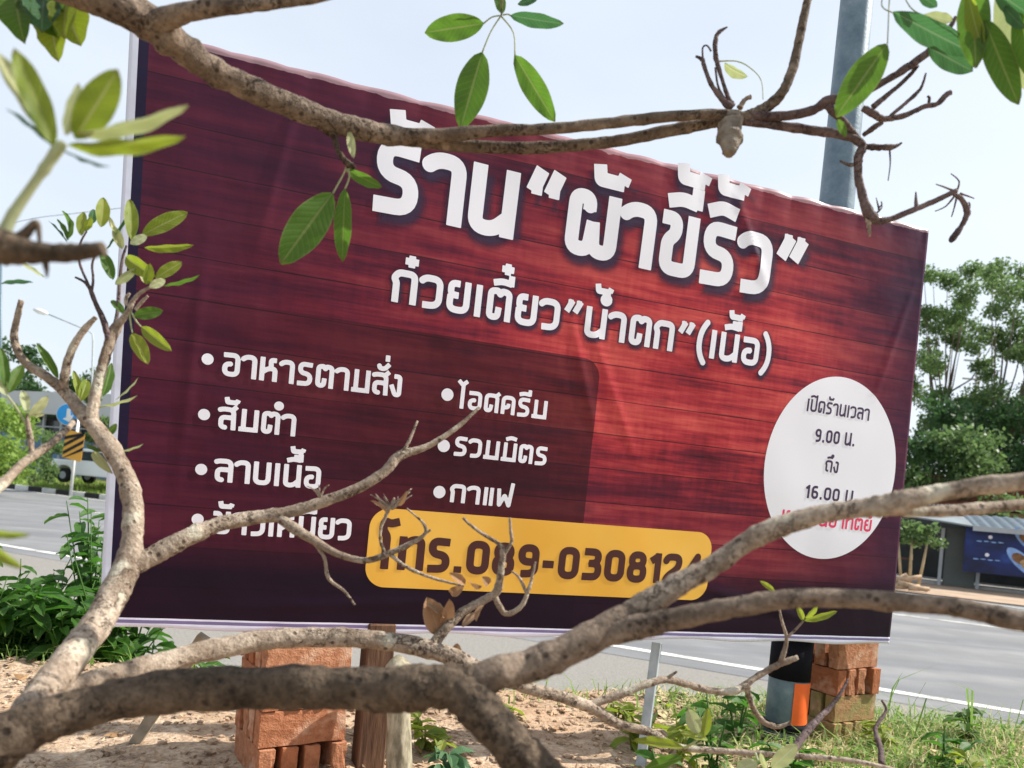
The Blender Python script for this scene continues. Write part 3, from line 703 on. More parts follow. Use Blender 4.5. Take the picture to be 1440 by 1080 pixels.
pier(Vector((lp.x + .005, lp.y + .13, 0)), R(34), zb - .001, 4, True, 'red brick pier under the left half of the banner, beside the wooden post')
pier(Vector((rpn.x, rpn.y + .06, 0)), R(30), zb - .004, 4, True, 'brick pier with mossy foot under the right end of the banner, beside the steel pole', mossy=(2, 3))
# ------------------------------------------------------------------ POLE, POSTS, STAKES
m = N('galvanised', .45, .5); v = m.coord((1, 1, 1)); m.col(m.ramp(m.noise(v, 16, 6, .7), [(.35, (.085, .135, .18)), (.6, (.15, .21, .26)), (.75, (.24, .30, .34))])); m.b.inputs['Metallic'].default_value = .25
m.bump(m.noise(v, 120, 3), .2, .003); GALV = m.m
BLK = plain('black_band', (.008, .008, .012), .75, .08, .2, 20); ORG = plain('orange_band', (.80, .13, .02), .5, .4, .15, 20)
pb_ = P(1102, 1030, 2.235); pt_ = P(1205, 0, 2.235); pd = (pt_ - pb_)
pole = thing('steel_pole', pb_, 'tall blue grey steel pole with black and orange foot bands behind the banner\'s right end', 'pole')
bm = bmesh.new(); sweep(bm, [(*(pb_ + pd * t), .0565 - .012 * min(t, 1) - .004 * max(t - 1, 0)) for t in np.linspace(-.06, 3.0, 24)], 32); part('shaft', bm, GALV, pole)
def ptat(t): return pb_ + pd * t
def tpx(py): return (1030 - py) / 1030
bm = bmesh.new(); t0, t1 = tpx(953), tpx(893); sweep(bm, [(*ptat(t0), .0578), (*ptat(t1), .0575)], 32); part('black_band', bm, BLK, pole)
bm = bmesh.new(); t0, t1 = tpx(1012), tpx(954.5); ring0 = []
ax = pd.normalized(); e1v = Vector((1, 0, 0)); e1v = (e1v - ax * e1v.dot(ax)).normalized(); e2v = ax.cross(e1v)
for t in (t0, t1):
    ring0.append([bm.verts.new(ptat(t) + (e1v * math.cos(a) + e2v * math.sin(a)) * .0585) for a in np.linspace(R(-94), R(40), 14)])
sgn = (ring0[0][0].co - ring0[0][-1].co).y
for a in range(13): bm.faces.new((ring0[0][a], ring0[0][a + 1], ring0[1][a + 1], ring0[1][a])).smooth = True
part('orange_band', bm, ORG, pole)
bm = bmesh.new(); t0, t1 = tpx(1024), tpx(1013); sweep(bm, [(*ptat(t0), .0590), (*ptat(t1), .0588)], 32); part('foot_ring', bm, BLK, pole)
m = N('dark_post_wood', .9, .15); v = m.coord((1, 1, .15)); m.col(m.ramp(m.noise(v, 70, 5), [(.3, (.075, .04, .025)), (.7, (.17, .095, .06))])); m.bump(m.noise(v, 90, 4), .7, .004); DPW = m.m
m = N('pale_post', .85, .2); v = m.coord((1, 1, .3)); m.col(m.ramp(m.noise(v, 50, 5, .65), [(.36, (.15, .13, .09)), (.5, (.30, .27, .19)), (.62, (.43, .385, .29))])); m.bump(m.noise(v, 60, 4), .6, .004); PPW = m.m
ta, tb = P(527, 893, 1.77), P(519, 1110, 1.77)
pr = thing('wooden_post', tb, 'dark brown square wooden post under the banner, right of the left brick pier', 'post')
bm = bmesh.new(); dz = (ta - tb); q = Matrix.Rotation(R(24), 3, 'Z'); box(bm, (ta + tb) / 2, (.062, .062, dz.length + .06), q, .003); part('post_timber', bm, DPW, pr)
ta, tb = P(560, 921, 1.69), P(562, 1130, 1.69)
pts = [(*(tb.lerp(ta, t)), .0275 * (1 + .05 * math.sin(t * 9))) for t in np.linspace(-.1, .93, 12)] + [(*tb.lerp(ta, .97), .017), (*tb.lerp(ta, 1.0), .004)]
pr = thing('wooden_stump', tb, 'pale lichen covered round stump against the dark wooden post', 'stump'); bm = bmesh.new(); sweep(bm, pts, 14, .08); part('stump_wood', bm, PPW, pr)
# angle iron
ta, tb = P(918, 903, 2.0), P(889, 1120, 1.93); pr = thing('angle_iron_post', tb, 'grey leaning angle iron post between soil and the banner\'s lower edge', 'post')
ax = (ta - tb).normalized(); sx = Vector((.8, .6, 0)); sx = (sx - ax * sx.dot(ax)).normalized(); sy = ax.cross(sx)
bm = bmesh.new()
def plate(bm, a, b, d, w, th, nv):
    for _ in (0,):
        c_ = (a + b) / 2 + d * w / 2; q = Matrix((d, nv, ax)).transposed(); box(bm, c_, (w, th, (b - a).length), q, .0006)
plate(bm, tb - ax * .05, ta, sx, .034, .004, sy); plate(bm, tb - ax * .05 + sy * .002, ta + sy * .002, -sy, .03, .0041, sx)
part('angle_bar', bm, plain('grey_steel', (.36, .40, .41), .5, .5, .25, 25), pr)
# leaning prop
ta, tb = P(285, 897, 1.70), P(193, 1040, 1.77); pr = thing('wooden_prop', tb, 'short weathered wooden prop leaning from the soil up to the banner behind the left branches', 'stake')
ax = (ta - tb).normalized(); q = ax.to_track_quat('Z', 'X').to_matrix(); q = q @ Matrix.Rotation(R(25), 3, 'Z'); bm = bmesh.new(); box(bm, (ta + tb) / 2 - ax * .02, (.024, .020, (ta - tb).length + .05), q, .001)
part('prop_stick', bm, plain('grey_wood', (.34, .29, .22), .9, .15, .3, 30, .4, .003), pr)
# ------------------------------------------------------------------ TREES OF THE FOREGROUND
LEAFM = {}
def leaf_mesh(kind, mat, curl=.12, fold=.18, broad=False, seed=0):
    key = (kind, mat.name)
    if key in LEAFM: return LEAFM[key]
    nL, nW = 14, 4; vv, ff, uv = [], [], []
    for i in range(nL + 1):
        t = i / nL
        if broad: w = .5 * (math.sin(math.pi * min(1, t * 1.0) ** .8) ** .7 if 0 < t < 1 else 0) * (1 + .08 * math.sin(t * 21))
        else: w = .45 * (max(0, math.sin(math.pi * t ** .96)) ** .60)
        if i == 0: w = .03
        if i == nL: w = .015
        for j in range(-nW, nW + 1):
            s = j / nW
            z = fold * abs(s) * w * 1.1 - curl * (t - .4) ** 2 * 1.4 + .02 * math.sin(t * 17 + s * 3 + seed) * abs(s)
            vv.append((t, s * w, z)); uv.append((t, .5 + .5 * s))
    k = 2 * nW + 1
    for i in range(nL):
        for j in range(2 * nW): ff.append((i * k + j, i * k + j + 1, (i + 1) * k + j + 1, (i + 1) * k + j))
    me = mesh_np('leaf', vv, ff, mat, True); ul = me.uv_layers.new(name='UVMap')
    ix = np.zeros(len(me.loops), dtype=np.int32); me.loops.foreach_get('vertex_index', ix); ul.data.foreach_set('uv', np.array(uv, dtype=np.float32)[ix].ravel())
    LEAFM[key] = me; return me
def put_leaf(a, b, width, mat, parent, roll=0.0, kind='a', name='leaf', label=None, towards=None):
    """leaf from base a to tip b (world), width metres"""
    me = {'a': lambda: leaf_mesh('a', mat), 'b': lambda: leaf_mesh('b', mat, .3, .3, seed=2), 'c': lambda: leaf_mesh('c', mat, .05, .1, seed=4), 'broad': lambda: leaf_mesh('broad', mat, .2, .25, True)}[kind]()
    o = bpy.data.objects.new(name, me); C.objects.link(o)
    d = b - a; L = d.length; x = d.normalized(); tw = (towards if towards is not None else (camp - a)).normalized()
    z = tw - x * tw.dot(x)
    if z.length < .05: z = Vector((0, 0, 1)) - x * x.z
    z.normalize(); y = z.cross(x)
    M = Matrix((x, y, z)).transposed() @ Matrix.Rotation(roll, 3, 'X')
    M = M @ Matrix.Diagonal((L, width, L * .8))
    M4 = M.to_4x4(); M4.translation = a
    o.parent = parent; o.matrix_parent_inverse = Matrix.Identity(4)
    o.matrix_local = parent.matrix_world.inverted() @ M4
    if label: o['label'] = label
    return o
def limb(name, root, pts, mat=BARK, sides=12, rough=.14, n=6, seed=None, label=None):
    """pts (px,py,depth,diameter px)"""
    q = catmull([list(p) for p in pts], n); w = []
    kr = random.Random(len(pts) * 7 + int(pts[0][0])); kn = [(kr.uniform(0, len(q)), kr.uniform(.03, .12)) for _ in range(max(1, len(q) // 7))] if rough else []
    for i_, p in enumerate(q):
        sw = 1 + sum(a_ * math.exp(-((i_ - t_) / 1.1) ** 2) for t_, a_ in kn)
        v = P(p[0], p[1], p[2]); w.append((v.x, v.y, v.z, max(.0006, p[3] / 2 / F_PX * p[2] * sw)))
    bm = bmesh.new(); sweep(bm, w, sides, rough, seed if seed is not None else random.random() * 50)
    return part(name, bm, mat, root, label)
def jit(o, mag): pass
treeA = thing('flowering_tree', P(890, 1820, .62), 'bare crooked grey tree reaching across the lower picture in front of the banner', 'tree')
# thick low limb, trunk, right boughs
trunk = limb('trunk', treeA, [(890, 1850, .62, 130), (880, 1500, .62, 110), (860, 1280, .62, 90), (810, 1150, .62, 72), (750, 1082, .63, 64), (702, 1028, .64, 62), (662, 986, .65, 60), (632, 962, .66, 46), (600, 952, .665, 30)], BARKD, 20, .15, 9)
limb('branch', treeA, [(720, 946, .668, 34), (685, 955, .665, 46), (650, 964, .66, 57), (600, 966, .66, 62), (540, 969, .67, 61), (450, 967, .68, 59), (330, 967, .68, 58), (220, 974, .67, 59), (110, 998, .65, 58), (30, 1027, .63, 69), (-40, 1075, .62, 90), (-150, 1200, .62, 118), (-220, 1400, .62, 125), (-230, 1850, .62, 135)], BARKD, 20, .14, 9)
limb('branch', treeA, [(648, 985, .655, 40), (690, 949, .66, 45), (740, 938, .67, 45), (790, 918, .675, 47), (840, 893, .68, 47), (885, 868, .69, 44), (915, 850, .69, 34), (940, 836, .69, 26)], BARKM, 18, .12, 8)
boughR = limb('branch', treeA, [(865, 880, .69, 30), (890, 862, .69, 38), (920, 843, .69, 36), (960, 818, .69, 33), (1000, 798, .69, 29), (1050, 762, .69, 29), (1093, 742, .685, 30), (1160, 722, .68, 27), (1220, 714, .67, 27), (1255, 709, .665, 34), (1280, 702, .66, 30), (1320, 693, .66, 25), (1380, 683, .65, 24), (1440, 677, .64, 25), (1520, 668, .63, 26)], BARK, 18, .12, 8)
limb('branch', treeA, [(1240, 718, .675, 14), (1290, 720, .68, 15), (1340, 718, .69, 17), (1400, 713, .70, 15), (1470, 705, .71, 12)], BARK, 12)
limb('branch', treeA, [(850, 893, .68, 34), (905, 880, .67, 35), (960, 868, .66, 30), (1027, 855, .65, 29), (1110, 842, .64, 28), (1200, 842, .63, 27), (1290, 849, .62, 27), (1350, 855, .61, 27), (1400, 866, .60, 29), (1480, 882, .59, 30)], BARKM, 16, .12, 8)
# bark plates on the fork
# upright left limb
limb('branch', treeA, [(20, 1030, .66, 40), (55, 980, .72, 44), (90, 938, .78, 44), (115, 905, .83, 42), (143, 868, .88, 42), (167, 822, .91, 40), (183, 785, .93, 36), (186, 755, .94, 28), (187, 710, .95, 27), (176, 667, .955, 25), (149, 620, .96, 24), (118, 583, .97, 20), (90, 550, .98, 16), (64, 529, .98, 13), (34, 508, .98, 11), (20, 477, .98, 10), (24, 448, .98, 8), (30, 422, .98, 7)], BARK, 16, .12, 7)
limb('branch', treeA, [(178, 800, .92, 26), (210, 784, .94, 29), (240, 768, .95, 27), (267, 754, .96, 25), (305, 738, .98, 21), (350, 729, 1.0, 19), (400, 722, 1.01, 17), (450, 707, 1.02, 16), (500, 688, 1.03, 15), (540, 664, 1.04, 14), (562, 641, 1.05, 13), (600, 628, 1.06, 9), (640, 603, 1.07, 7), (674, 573, 1.08, 4)], BARK, 14, .14, 7)
limb('twig', treeA, [(560, 643, 1.05, 7), (573, 625, 1.05, 5), (587, 592, 1.06, 3)], BARK, 8)
limb('branch', treeA, [(385, 722, 1.01, 14), (415, 744, 1.0, 16), (442, 760, 1.0, 13), (475, 779, 1.0, 10), (513, 788, 1.0, 9), (545, 779, 1.0, 9), (580, 763, 1.0, 7), (598, 750, 1.0, 5), (596, 737, 1.0, 4), (585, 726, 1.0, 3), (572, 715, 1.0, 2.5)], BARK, 10, .16)
limb('twig', treeA, [(549, 780, 1.0, 6), (573, 798, 1.0, 5), (609, 813, 1.0, 4.5), (653, 824, 1.0, 3)], BARK, 8, .2)
limb('twig', treeA, [(541, 777, 1.0, 5), (535, 760, 1.0, 4.5), (536, 742, 1.0, 4), (545, 720, 1.0, 5), (555, 700, 1.0, 3)], BARK, 8, .25)
limb('twig', treeA, [(440, 762, 1.0, 6), (456, 784, 1.0, 5), (462, 813, 1.0, 5), (484, 831, 1.0, 4), (499, 851, 1.0, 3)], BARK, 8, .25)
limb('twig', treeA, [(598, 750, 1.0, 4), (606, 745, 1.0, 3)], BARK, 6)
for k in range(11):   # dry curled tuft
    a = random.uniform(-1.0, 1.0); L = random.uniform(18, 38)
    limb('twig', treeA, [(552, 716, 1.0, 3.5), (552 + L * .5 * math.sin(a) + random.uniform(-5, 5), 716 - L * .5 * math.cos(a), 1.0, 3), (552 + L * math.sin(a) * 1.1, 716 - L * math.cos(a), 1.0, 1.2)], BARK, 5, .3, 3)
for k in range(5):
    a = random.uniform(-1.2, .9); L = random.uniform(14, 26)
    limb('twig', treeA, [(450, 700, 1.0, 3), (450 + L * .5 * math.sin(a), 700 - L * .6, 1.0, 2.5), (450 + L * math.sin(a), 700 - L * .8, 1.0, 1)], BARK, 5, .3, 3)
limb('branch', treeA, [(55, 1000, .74, 32), (110, 968, .78, 34), (170, 948, .82, 32), (230, 931, .86, 30), (300, 913, .9, 30), (370, 900, .93, 29), (440, 896, .95, 28), (510, 898, .96, 27), (570, 906, .97, 27), (620, 918, .97, 25), (680, 943, .97, 22), (745, 968, .98, 18), (790, 980, 1.0, 17), (833, 996, 1.02, 16), (870, 1018, 1.03, 13), (915, 1030, 1.04, 12), (950, 1049, 1.04, 9), (1010, 1056, 1.04, 9), (1100, 1062, 1.03, 8), (1193, 1069, 1.02, 7), (1265, 1084, 1.01, 5)], BARK, 14, .14, 7)
limb('branch', treeA, [(828, 992, 1.02, 13), (870, 977, 1.03, 12), (912, 961, 1.04, 11), (937, 956, 1.05, 10), (965, 962, 1.06, 10), (1000, 971, 1.07, 10), (1035, 971, 1.08, 11), (1062, 953, 1.09, 9), (1090, 937, 1.1, 9), (1122, 924, 1.1, 7)], BARK, 10, .18)
limb('twig', treeA, [(935, 956, 1.05, 6), (945, 949, 1.05, 5), (952, 944, 1.05, 3)], BARK, 6)
limb('twig', treeA, [(1050, 962, 1.08, 9), (1055, 985, 1.09, 8), (1070, 1012, 1.1, 8), (1092, 1022, 1.1, 7), (1112, 1016, 1.1, 4)], BARK, 8, .25)
limb('twig', treeA, [(1096, 936, 1.1, 8), (1103, 915, 1.1, 7), (1106, 896, 1.1, 5), (1099, 872, 1.1, 4), (1095, 850, 1.1, 3)], BARK, 8)
limb('twig', treeA, [(1105, 898, 1.1, 4), (1118, 886, 1.1, 3.5), (1131, 872, 1.1, 3)], BARK, 8)
limb('twig', treeA, [(1112, 1060, 1.02, 11), (1140, 1022, 1.06, 10), (1166, 996, 1.09, 7), (1182, 975, 1.1, 5), (1193, 955, 1.11, 3)], BARKP, 8, .2)
limb('twig', treeA, [(1240, 1075, 1.02, 9), (1238, 1050, 1.05, 8), (1231, 1025, 1.08, 6), (1246, 1000, 1.1, 4), (1240, 985, 1.1, 3)], BARKP, 8, .3)
limb('branch', treeA, [(606, 912, .97, 16), (622, 890, .98, 15), (650, 861, .99, 13), (684, 842, 1.0, 12), (699, 831, 1.0, 11), (704, 804, 1.0, 10), (707, 776, 1.0, 9), (700, 764, 1.0, 6), (676, 749, 1.0, 5), (660, 737, 1.0, 4), (651, 728, 1.0, 4)], BARK, 10, .18)
limb('twig', treeA, [(707, 780, 1.0, 7), (719, 763, 1.0, 5), (718, 745, 1.0, 4.5), (717, 728, 1.0, 3.5)], BARK, 8, .2)
limb('twig', treeA, [(696, 840, 1.0, 9), (711, 863, 1.0, 8), (733, 852, 1.0, 7.5), (744, 827, 1.0, 5), (749, 808, 1.0, 4), (753, 790, 1.0, 2.5)], BARK, 8, .2)
limb('twig', treeA, [(740, 833, 1.0, 5), (730, 812, 1.0, 4), (719, 803, 1.0, 3)], BARK, 8, .2)
# upper twigs of the left limb
limb('branch', treeA, [(128, 596, .965, 16), (133, 560, .97, 15), (143, 520, .98, 14), (152, 488, .99, 14), (160, 466, 1.0, 16), (170, 452, 1.0, 10), (181, 437, 1.0, 8), (186, 425, 1.0, 7), (196, 413, 1.0, 5), (214, 402, 1.0, 4)], BARK, 12, .16)
limb('twig', treeA, [(153, 482, .99, 8), (147, 455, .99, 8), (134, 425, .99, 6.5), (126, 405, .99, 5.5), (118, 396, .99, 4), (106, 390, .99, 3)], BARKP, 8, .18)
limb('twig', treeA, [(129, 410, .99, 4), (131, 392, .99, 3.5), (130, 370, .99, 3), (140, 348, .99, 2.5)], BARKP, 8)
limb('twig', treeA, [(190, 436, 1.0, 5), (198, 426, 1.0, 5), (208, 416, 1.0, 3.5)], BARK, 8, .2)
limb('twig', treeA, [(178, 430, 1.0, 5), (177, 420, 1.0, 5), (182, 412, 1.0, 4)], BARK, 8, .2)
limb('branch', treeA, [(90, 552, .98, 12), (91, 528, .97, 12), (100, 494, .97, 11), (118, 464, .97, 9), (135, 446, .97, 6)], BARK, 10, .14)
limb('twig', treeA, [(104, 592, .97, 8), (92, 606, .9, 8), (66, 628, .86, 11), (32, 652, .82, 12), (0, 684, .78, 14), (-60, 740, .74, 18), (-140, 860, .7, 26), (-190, 1200, .64, 40)], BARK, 10, .15)
limb('twig', treeA, [(45, 640, .84, 8), (43, 620, .84, 8), (40, 600, .84, 7), (38, 582, .84, 3)], BARK, 8)
limb('twig', treeA, [(40, 602, .84, 4), (24, 575, .84, 3.5), (10, 556, .84, 3)], LEAF_P, 6)
limb('twig', treeA, [(184, 438, 1.0, 3), (192, 452, 1.0, 2.5), (199, 460, 1.0, 2)], LEAF_P, 6)
limb('twig', treeA, [(182, 440, 1.0, 3), (184, 456, 1.0, 2.5), (186, 468, 1.0, 2)], LEAF_P, 6)
limb('twig', treeA, [(152, 488, 1.0, 6), (165, 440, 1.01, 5), (168, 400, 1.02, 4.5), (172, 365, 1.03, 4), (178, 345, 1.03, 3)], BARKP, 8)
limb('twig', treeA, [(125, 402, .99, 4), (112, 370, 1.0, 3.5), (112, 345, 1.0, 3), (122, 325, 1.0, 2.5)], BARKP, 8)
LV = [ # bx,by,tx,ty,w,depth,mat,kind,roll
 (142,319,146,277,20,1.0,LEAF_Y,'a',.2),(98,335,92,294,10,1.0,LEAF_G,'b',.9),(114,331,117,297,15,1.0,LEAF_Y,'a',-.3),(128,315,132,294,12,1.02,LEAF_D,'a',.3),(96,338,81,307,10,1.0,LEAF_G,'a',.8),
 (94,340,69,310,6,1.0,LEAF_D,'c',1.1),(120,325,128,305,12,1.0,LEAF_Y,'c',.5),(185,337,183,279,20,1.02,LEAF_Y,'a',.2),(200,330,264,298,24,1.02,LEAF_Y,'a',-.2),(203,349,272,346,13,1.02,LEAF_Y,'a',.5),
 (183,343,207,331,13,1.0,LEAF_P,'a',0),(175,361,216,389,24,1.0,LEAF_Y,'b',.2),(206,400,211,371,15,1.0,LEAF_Y,'a',.3),(219,391,256,368,18,1.0,LEAF_Y,'a',-.2),(230,402,281,388,9,1.0,LEAF_G,'c',.9),
 (210,404,233,393,13,.99,LEAF_P,'a',0),(203,398,194,376,9,1.0,LEAF_P,'a',.4),(162,400,191,378,14,1.0,LEAF_P,'c',.5),(159,393,143,352,17,1.0,LEAF_G,'a',.2),(176,442,156,421,12,1.0,LEAF_G,'a',.3),
 (188,444,229,437,18,1.0,LEAF_G,'a',-.1),(198,459,240,493,19,1.0,LEAF_Y,'a',.1),(186,468,208,511,22,1.0,LEAF_Y,'a',-.1),(82,532,52,482,13,.97,LEAF_G,'a',.3),(145,557,158,510,15,.99,LEAF_G,'a',.5),
 (163,562,195,532,5,.99,LEAF_P,'c',1.1),(135,573,193,558,7,.99,LEAF_P,'c',1.0),(112,562,104,520,11,1.02,LEAF_Y,'a',.3),(112,564,124,532,16,1.02,LEAF_Y,'b',.2),(115,560,117,528,9,1.03,LEAF_G,'a',.6),
 (166,636,202,625,5,.97,LEAF_P,'c',1.0),(150,613,164,596,11,.98,LEAF_G,'a',.3),(130,634,155,664,14,.97,LEAF_P,'b',.2),(118,622,148,636,8,.97,LEAF_G,'a',.7),(38,580,32,548,13,.84,LEAF_P,'a',.2),
 (41,586,68,557,15,.84,LEAF_P,'a',.4),(8,545,2,488,15,.84,LEAF_G,'a',.2),(12,552,32,512,18,.84,LEAF_G,'a',-.2),(10,556,-8,530,14,.84,LEAF_P,'a',.3),(46,584,64,582,8,.84,LEAF_P,'c',.8),
 (46,397,0,398,8,.9,LEAF_D,'c',.6),(62,390,25,367,9,.9,LEAF_P,'c',.8),(170,345,150,300,9,1.03,LEAF_P,'c',.6),(172,350,160,318,14,1.03,LEAF_P,'a',0),(150,350,180,300,8,1.03,LEAF_D,'c',1.0),
 (1090,832,1069,817,8,1.1,LEAF_Y,'a',.2),(1130,873,1121,852,9,1.1,LEAF_Y,'a',.2),(1131,873,1178,860,11,1.1,LEAF_Y,'a',.4),(1133,870,1150,852,9,1.1,LEAF_Y,'a',.6),(1096,852,1104,840,6,1.1,LEAF_Y,'c',.2),
 (1085,1080,1121,1047,24,1.0,LEAF_P,'a',.1),(1065,1072,1035,1084,22,1.0,LEAF_P,'a',.1),(1069,1058,1078,1084,9,1.0,LEAF_P,'c',.5),
 (962,1051,890,1040,16,1.02,LEAF_Y,'a',.4),(996,1040,958,1030,14,1.02,LEAF_Y,'a',.6),(960,1064,905,1082,18,1.02,LEAF_G,'a',.3),(982,1032,968,997,22,1.02,LEAF_P,'a',.1),(990,1036,996,996,15,1.02,LEAF_Y,'a',.3),
]
for bx, by, tx_, ty, w, d, mt, kd, ro in LV:
    d2 = d + random.uniform(-.02, .02)
    put_leaf(P(bx, by, d), P(tx_, ty, d2), w / F_PX * d * 1.05, mt, treeA, ro, kd)
limb('twig', treeA, [(985, 1035, 1.02, 4), (975, 1045, 1.02, 4), (962, 1052, 1.03, 4)], LEAF_P, 6)
limb('twig', treeA, [(1062, 1059, 1.02, 4), (1066, 1070, 1.01, 3)], LEAF_P, 6)
# dry curled leaves caught in the twigs
for bx, by, tx_, ty, w, ro in ((618, 893, 602, 842, 36, .2), (628, 868, 604, 850, 26, 1.0), (622, 880, 634, 845, 22, .6), (640, 905, 648, 925, 14, .3), (632, 835, 650, 826, 16, .2), (655, 822, 634, 806, 14, .4), (660, 818, 676, 826, 16, 1.2), (672, 862, 650, 880, 14, .5), (680, 850, 668, 872, 12, .9), (545, 722, 523, 703, 7, .7), (560, 712, 572, 692, 8, .3), (688, 822, 680, 812, 14, .3)):
    put_leaf(P(bx, by, .985), P(tx_, ty, .97), w / F_PX, LEAF_B, treeA, ro, 'b', 'dead_leaf')
# ---- overhanging tree, trunk out of frame on the left
treeB = thing('overhanging_tree', P(-560, 1900, .62), 'tree outside the left edge whose thick grey branch crosses the top of the picture', 'tree')
limb('trunk', treeB, [(-560, 1950, .62, 160), (-560, 1400, .62, 150), (-540, 800, .62, 130), (-480, 350, .64, 110), (-380, 60, .66, 90), (-230, -80, .70, 75), (-80, -90, .73, 62), (30, -50, .75, 54), (100, -18, .77, 49), (160, 6, .78, 47), (210, 32, .8, 48), (250, 62, .82, 42), (292, 95, .85, 35), (345, 122, .87, 34), (405, 148, .9, 33), (470, 172, .93, 30), (530, 187, .95, 27), (590, 196, .97, 22), (650, 205, .98, 18), (730, 208, .98, 17), (800, 205, .98, 16), (870, 198, .98, 16), (940, 184, .98, 17), (1000, 172, .98, 16), (1050, 164, .98, 17), (1075, 153, .98, 16), (1100, 130, .97, 14), (1114, 98, .97, 13), (1121, 70, .97, 12), (1129, 30, .97, 12), (1139, -15, .97, 11), (1150, -70, .97, 10)], BARKM, 16, .13, 7)
limb('branch', treeB, [(205, 38, .8, 36), (240, 24, .79, 30), (290, 12, .78, 24), (350, 8, .77, 18), (400, 3, .76, 14), (460, -6, .75, 12), (560, -40, .74, 10)], BARKM, 12, .13)
limb('branch', treeB, [(560, 190, .96, 20), (620, 190, .96, 18), (690, 184, .96, 16), (760, 182, .96, 15), (850, 174, .96, 15), (930, 165, .96, 15), (1000, 160, .96, 13), (1040, 160, .97, 10)], BARKM, 12, .14)
limb('branch', treeB, [(1050, 162, .98, 14), (1105, 163, .97, 13), (1145, 154, .96, 13), (1167, 141, .95, 14), (1200, 136, .94, 11), (1247, 113, .93, 10), (1287, 87, .92, 11), (1318, 62, .91, 11), (1335, 40, .9, 7), (1344, 24, .9, 5)], BARKP, 10, .2)
limb('branch', treeB, [(1030, 168, .98, 12), (1090, 176, .98, 12), (1145, 184, .98, 13), (1185, 190, .97, 11), (1212, 203, .97, 12), (1207, 222, .97, 12), (1208, 253, .97, 11), (1216, 285, .97, 13), (1226, 306, .97, 16), (1245, 310, .97, 9), (1290, 293, .97, 8), (1320, 280, .97, 7.5), (1345, 268, .97, 7)], BARKP, 10, .2)
limb('twig', treeB, [(1222, 303, .97, 12), (1222, 318, .97, 7), (1223, 333, .97, 2.5)], BARK, 6)
limb('twig', treeB, [(1163, 148, .95, 12), (1185, 170, .96, 10), (1200, 188, .97, 9), (1214, 204, .97, 8)], BARKP, 8, .2)
limb('twig', treeB, [(1214, 206, .97, 9), (1235, 207, .97, 8), (1252, 207, .97, 8), (1261, 205, .97, 5), (1268, 201, .97, 3)], BARKP, 8, .25)
limb('twig', treeB, [(1251, 210, .97, 3), (1252, 230, .97, 2), (1249, 254, .97, 1.5)], BARKP, 5)
limb('twig', treeB, [(1207, 229, .97, 7), (1195, 232, .97, 5), (1181, 226, .97, 2.5)], BARKP, 6)
limb('twig', treeB, [(1213, 152, .94, 8), (1228, 160, .94, 10), (1242, 167, .94, 8), (1270, 163, .94, 8), (1300, 150, .94, 7), (1318, 146, .94, 6.5), (1330, 134, .94, 8), (1337, 130, .94, 7)], BARKP, 8, .22)
limb('twig', treeB, [(1228, 150, .94, 9), (1245, 136, .94, 7), (1262, 122, .94, 6), (1280, 105, .94, 6), (1290, 92, .93, 6)], BARKP, 8, .2)
limb('twig', treeB, [(1252, 163, .94, 5), (1270, 148, .94, 5), (1287, 133, .94, 5.5), (1296, 122, .94, 4), (1302, 103, .94, 2.5)], BARKP, 8, .25)
limb('twig', treeB, [(1240, 172, .95, 7), (1228, 180, .95, 8), (1214, 190, .96, 6)], BARKP, 8, .2)
limb('twig', treeB, [(1306, 147, .94, 4), (1307, 138, .94, 4), (1304, 135, .94, 3)], BARKP, 5)
limb('twig', treeB, [(1289, 293, .97, 8), (1288, 282, .97, 5), (1288, 270, .97, 2)], BARKP, 6)
limb('twig', treeB, [(1340, 272, .97, 6), (1352, 280, .97, 7), (1360, 298, .97, 9), (1352, 318, .97, 7), (1340, 335, .97, 9), (1336, 338, .97, 7)], BARKP, 7, .25)
for q in (((1345, 270), (1349, 255), (1337, 244)), ((1340, 268), (1325, 262), (1316, 259)), ((1350, 272), (1362, 276), (1370, 279)), ((1350, 275), (1358, 284), (1364, 290)), ((1342, 276), (1330, 290), (1315, 297)), ((1345, 278), (1342, 292), (1338, 305)), ((1362, 300), (1364, 288), (1362, 284)), ((1236, 296), (1234, 286), (1232, 278)), ((1236, 292), (1240, 288), (1239, 283)), ((1232, 300), (1237, 296), (1241, 290))):
    limb('twig', treeB, [(*q[0], .97, 3.2), (*q[1], .97, 2.2), (*q[2], .97, 1.4)], BARKP, 5, .2, 3)
limb('twig', treeB, [(1030, 152, .97, 14), (1018, 142, .97, 9), (1000, 118, .97, 6), (990, 92, .97, 6), (988, 84, .97, 6), (978, 79, .97, 3)], BARKP, 7, .25)
limb('twig', treeB, [(1030, 150, .97, 10), (1022, 132, .97, 6), (1012, 100, .97, 6), (1006, 75, .97, 7), (1007, 52, .97, 6), (1014, 43, .97, 5), (1023, 38, .97, 2)], BARKP, 7, .25)
limb('twig', treeB, [(1020, 140, .97, 4), (1010, 122, .97, 3), (1006, 95, .97, 3)], BARKP, 6)
limb('twig', treeB, [(989, 88, .97, 3), (988, 68, .97, 2.5), (994, 64, .97, 2.5), (1000, 72, .97, 3)], BARKP, 6)
limb('twig', treeB, [(1040, 152, .97, 9), (1048, 140, .97, 6), (1056, 136, .97, 7)], BARK, 7, .3)
limb('twig', treeB, [(1012, 86, .97, 2), (1035, 86, .97, 1.8), (1053, 94, .97, 1.6), (1070, 112, .97, 1.4), (1073, 140, .97, 1.2)], LEAF_P, 5)
put_leaf(P(1018, 90, .97), P(1050, 110, .97), .016, LEAF_P, treeB, .6, 'b', 'dead_leaf')
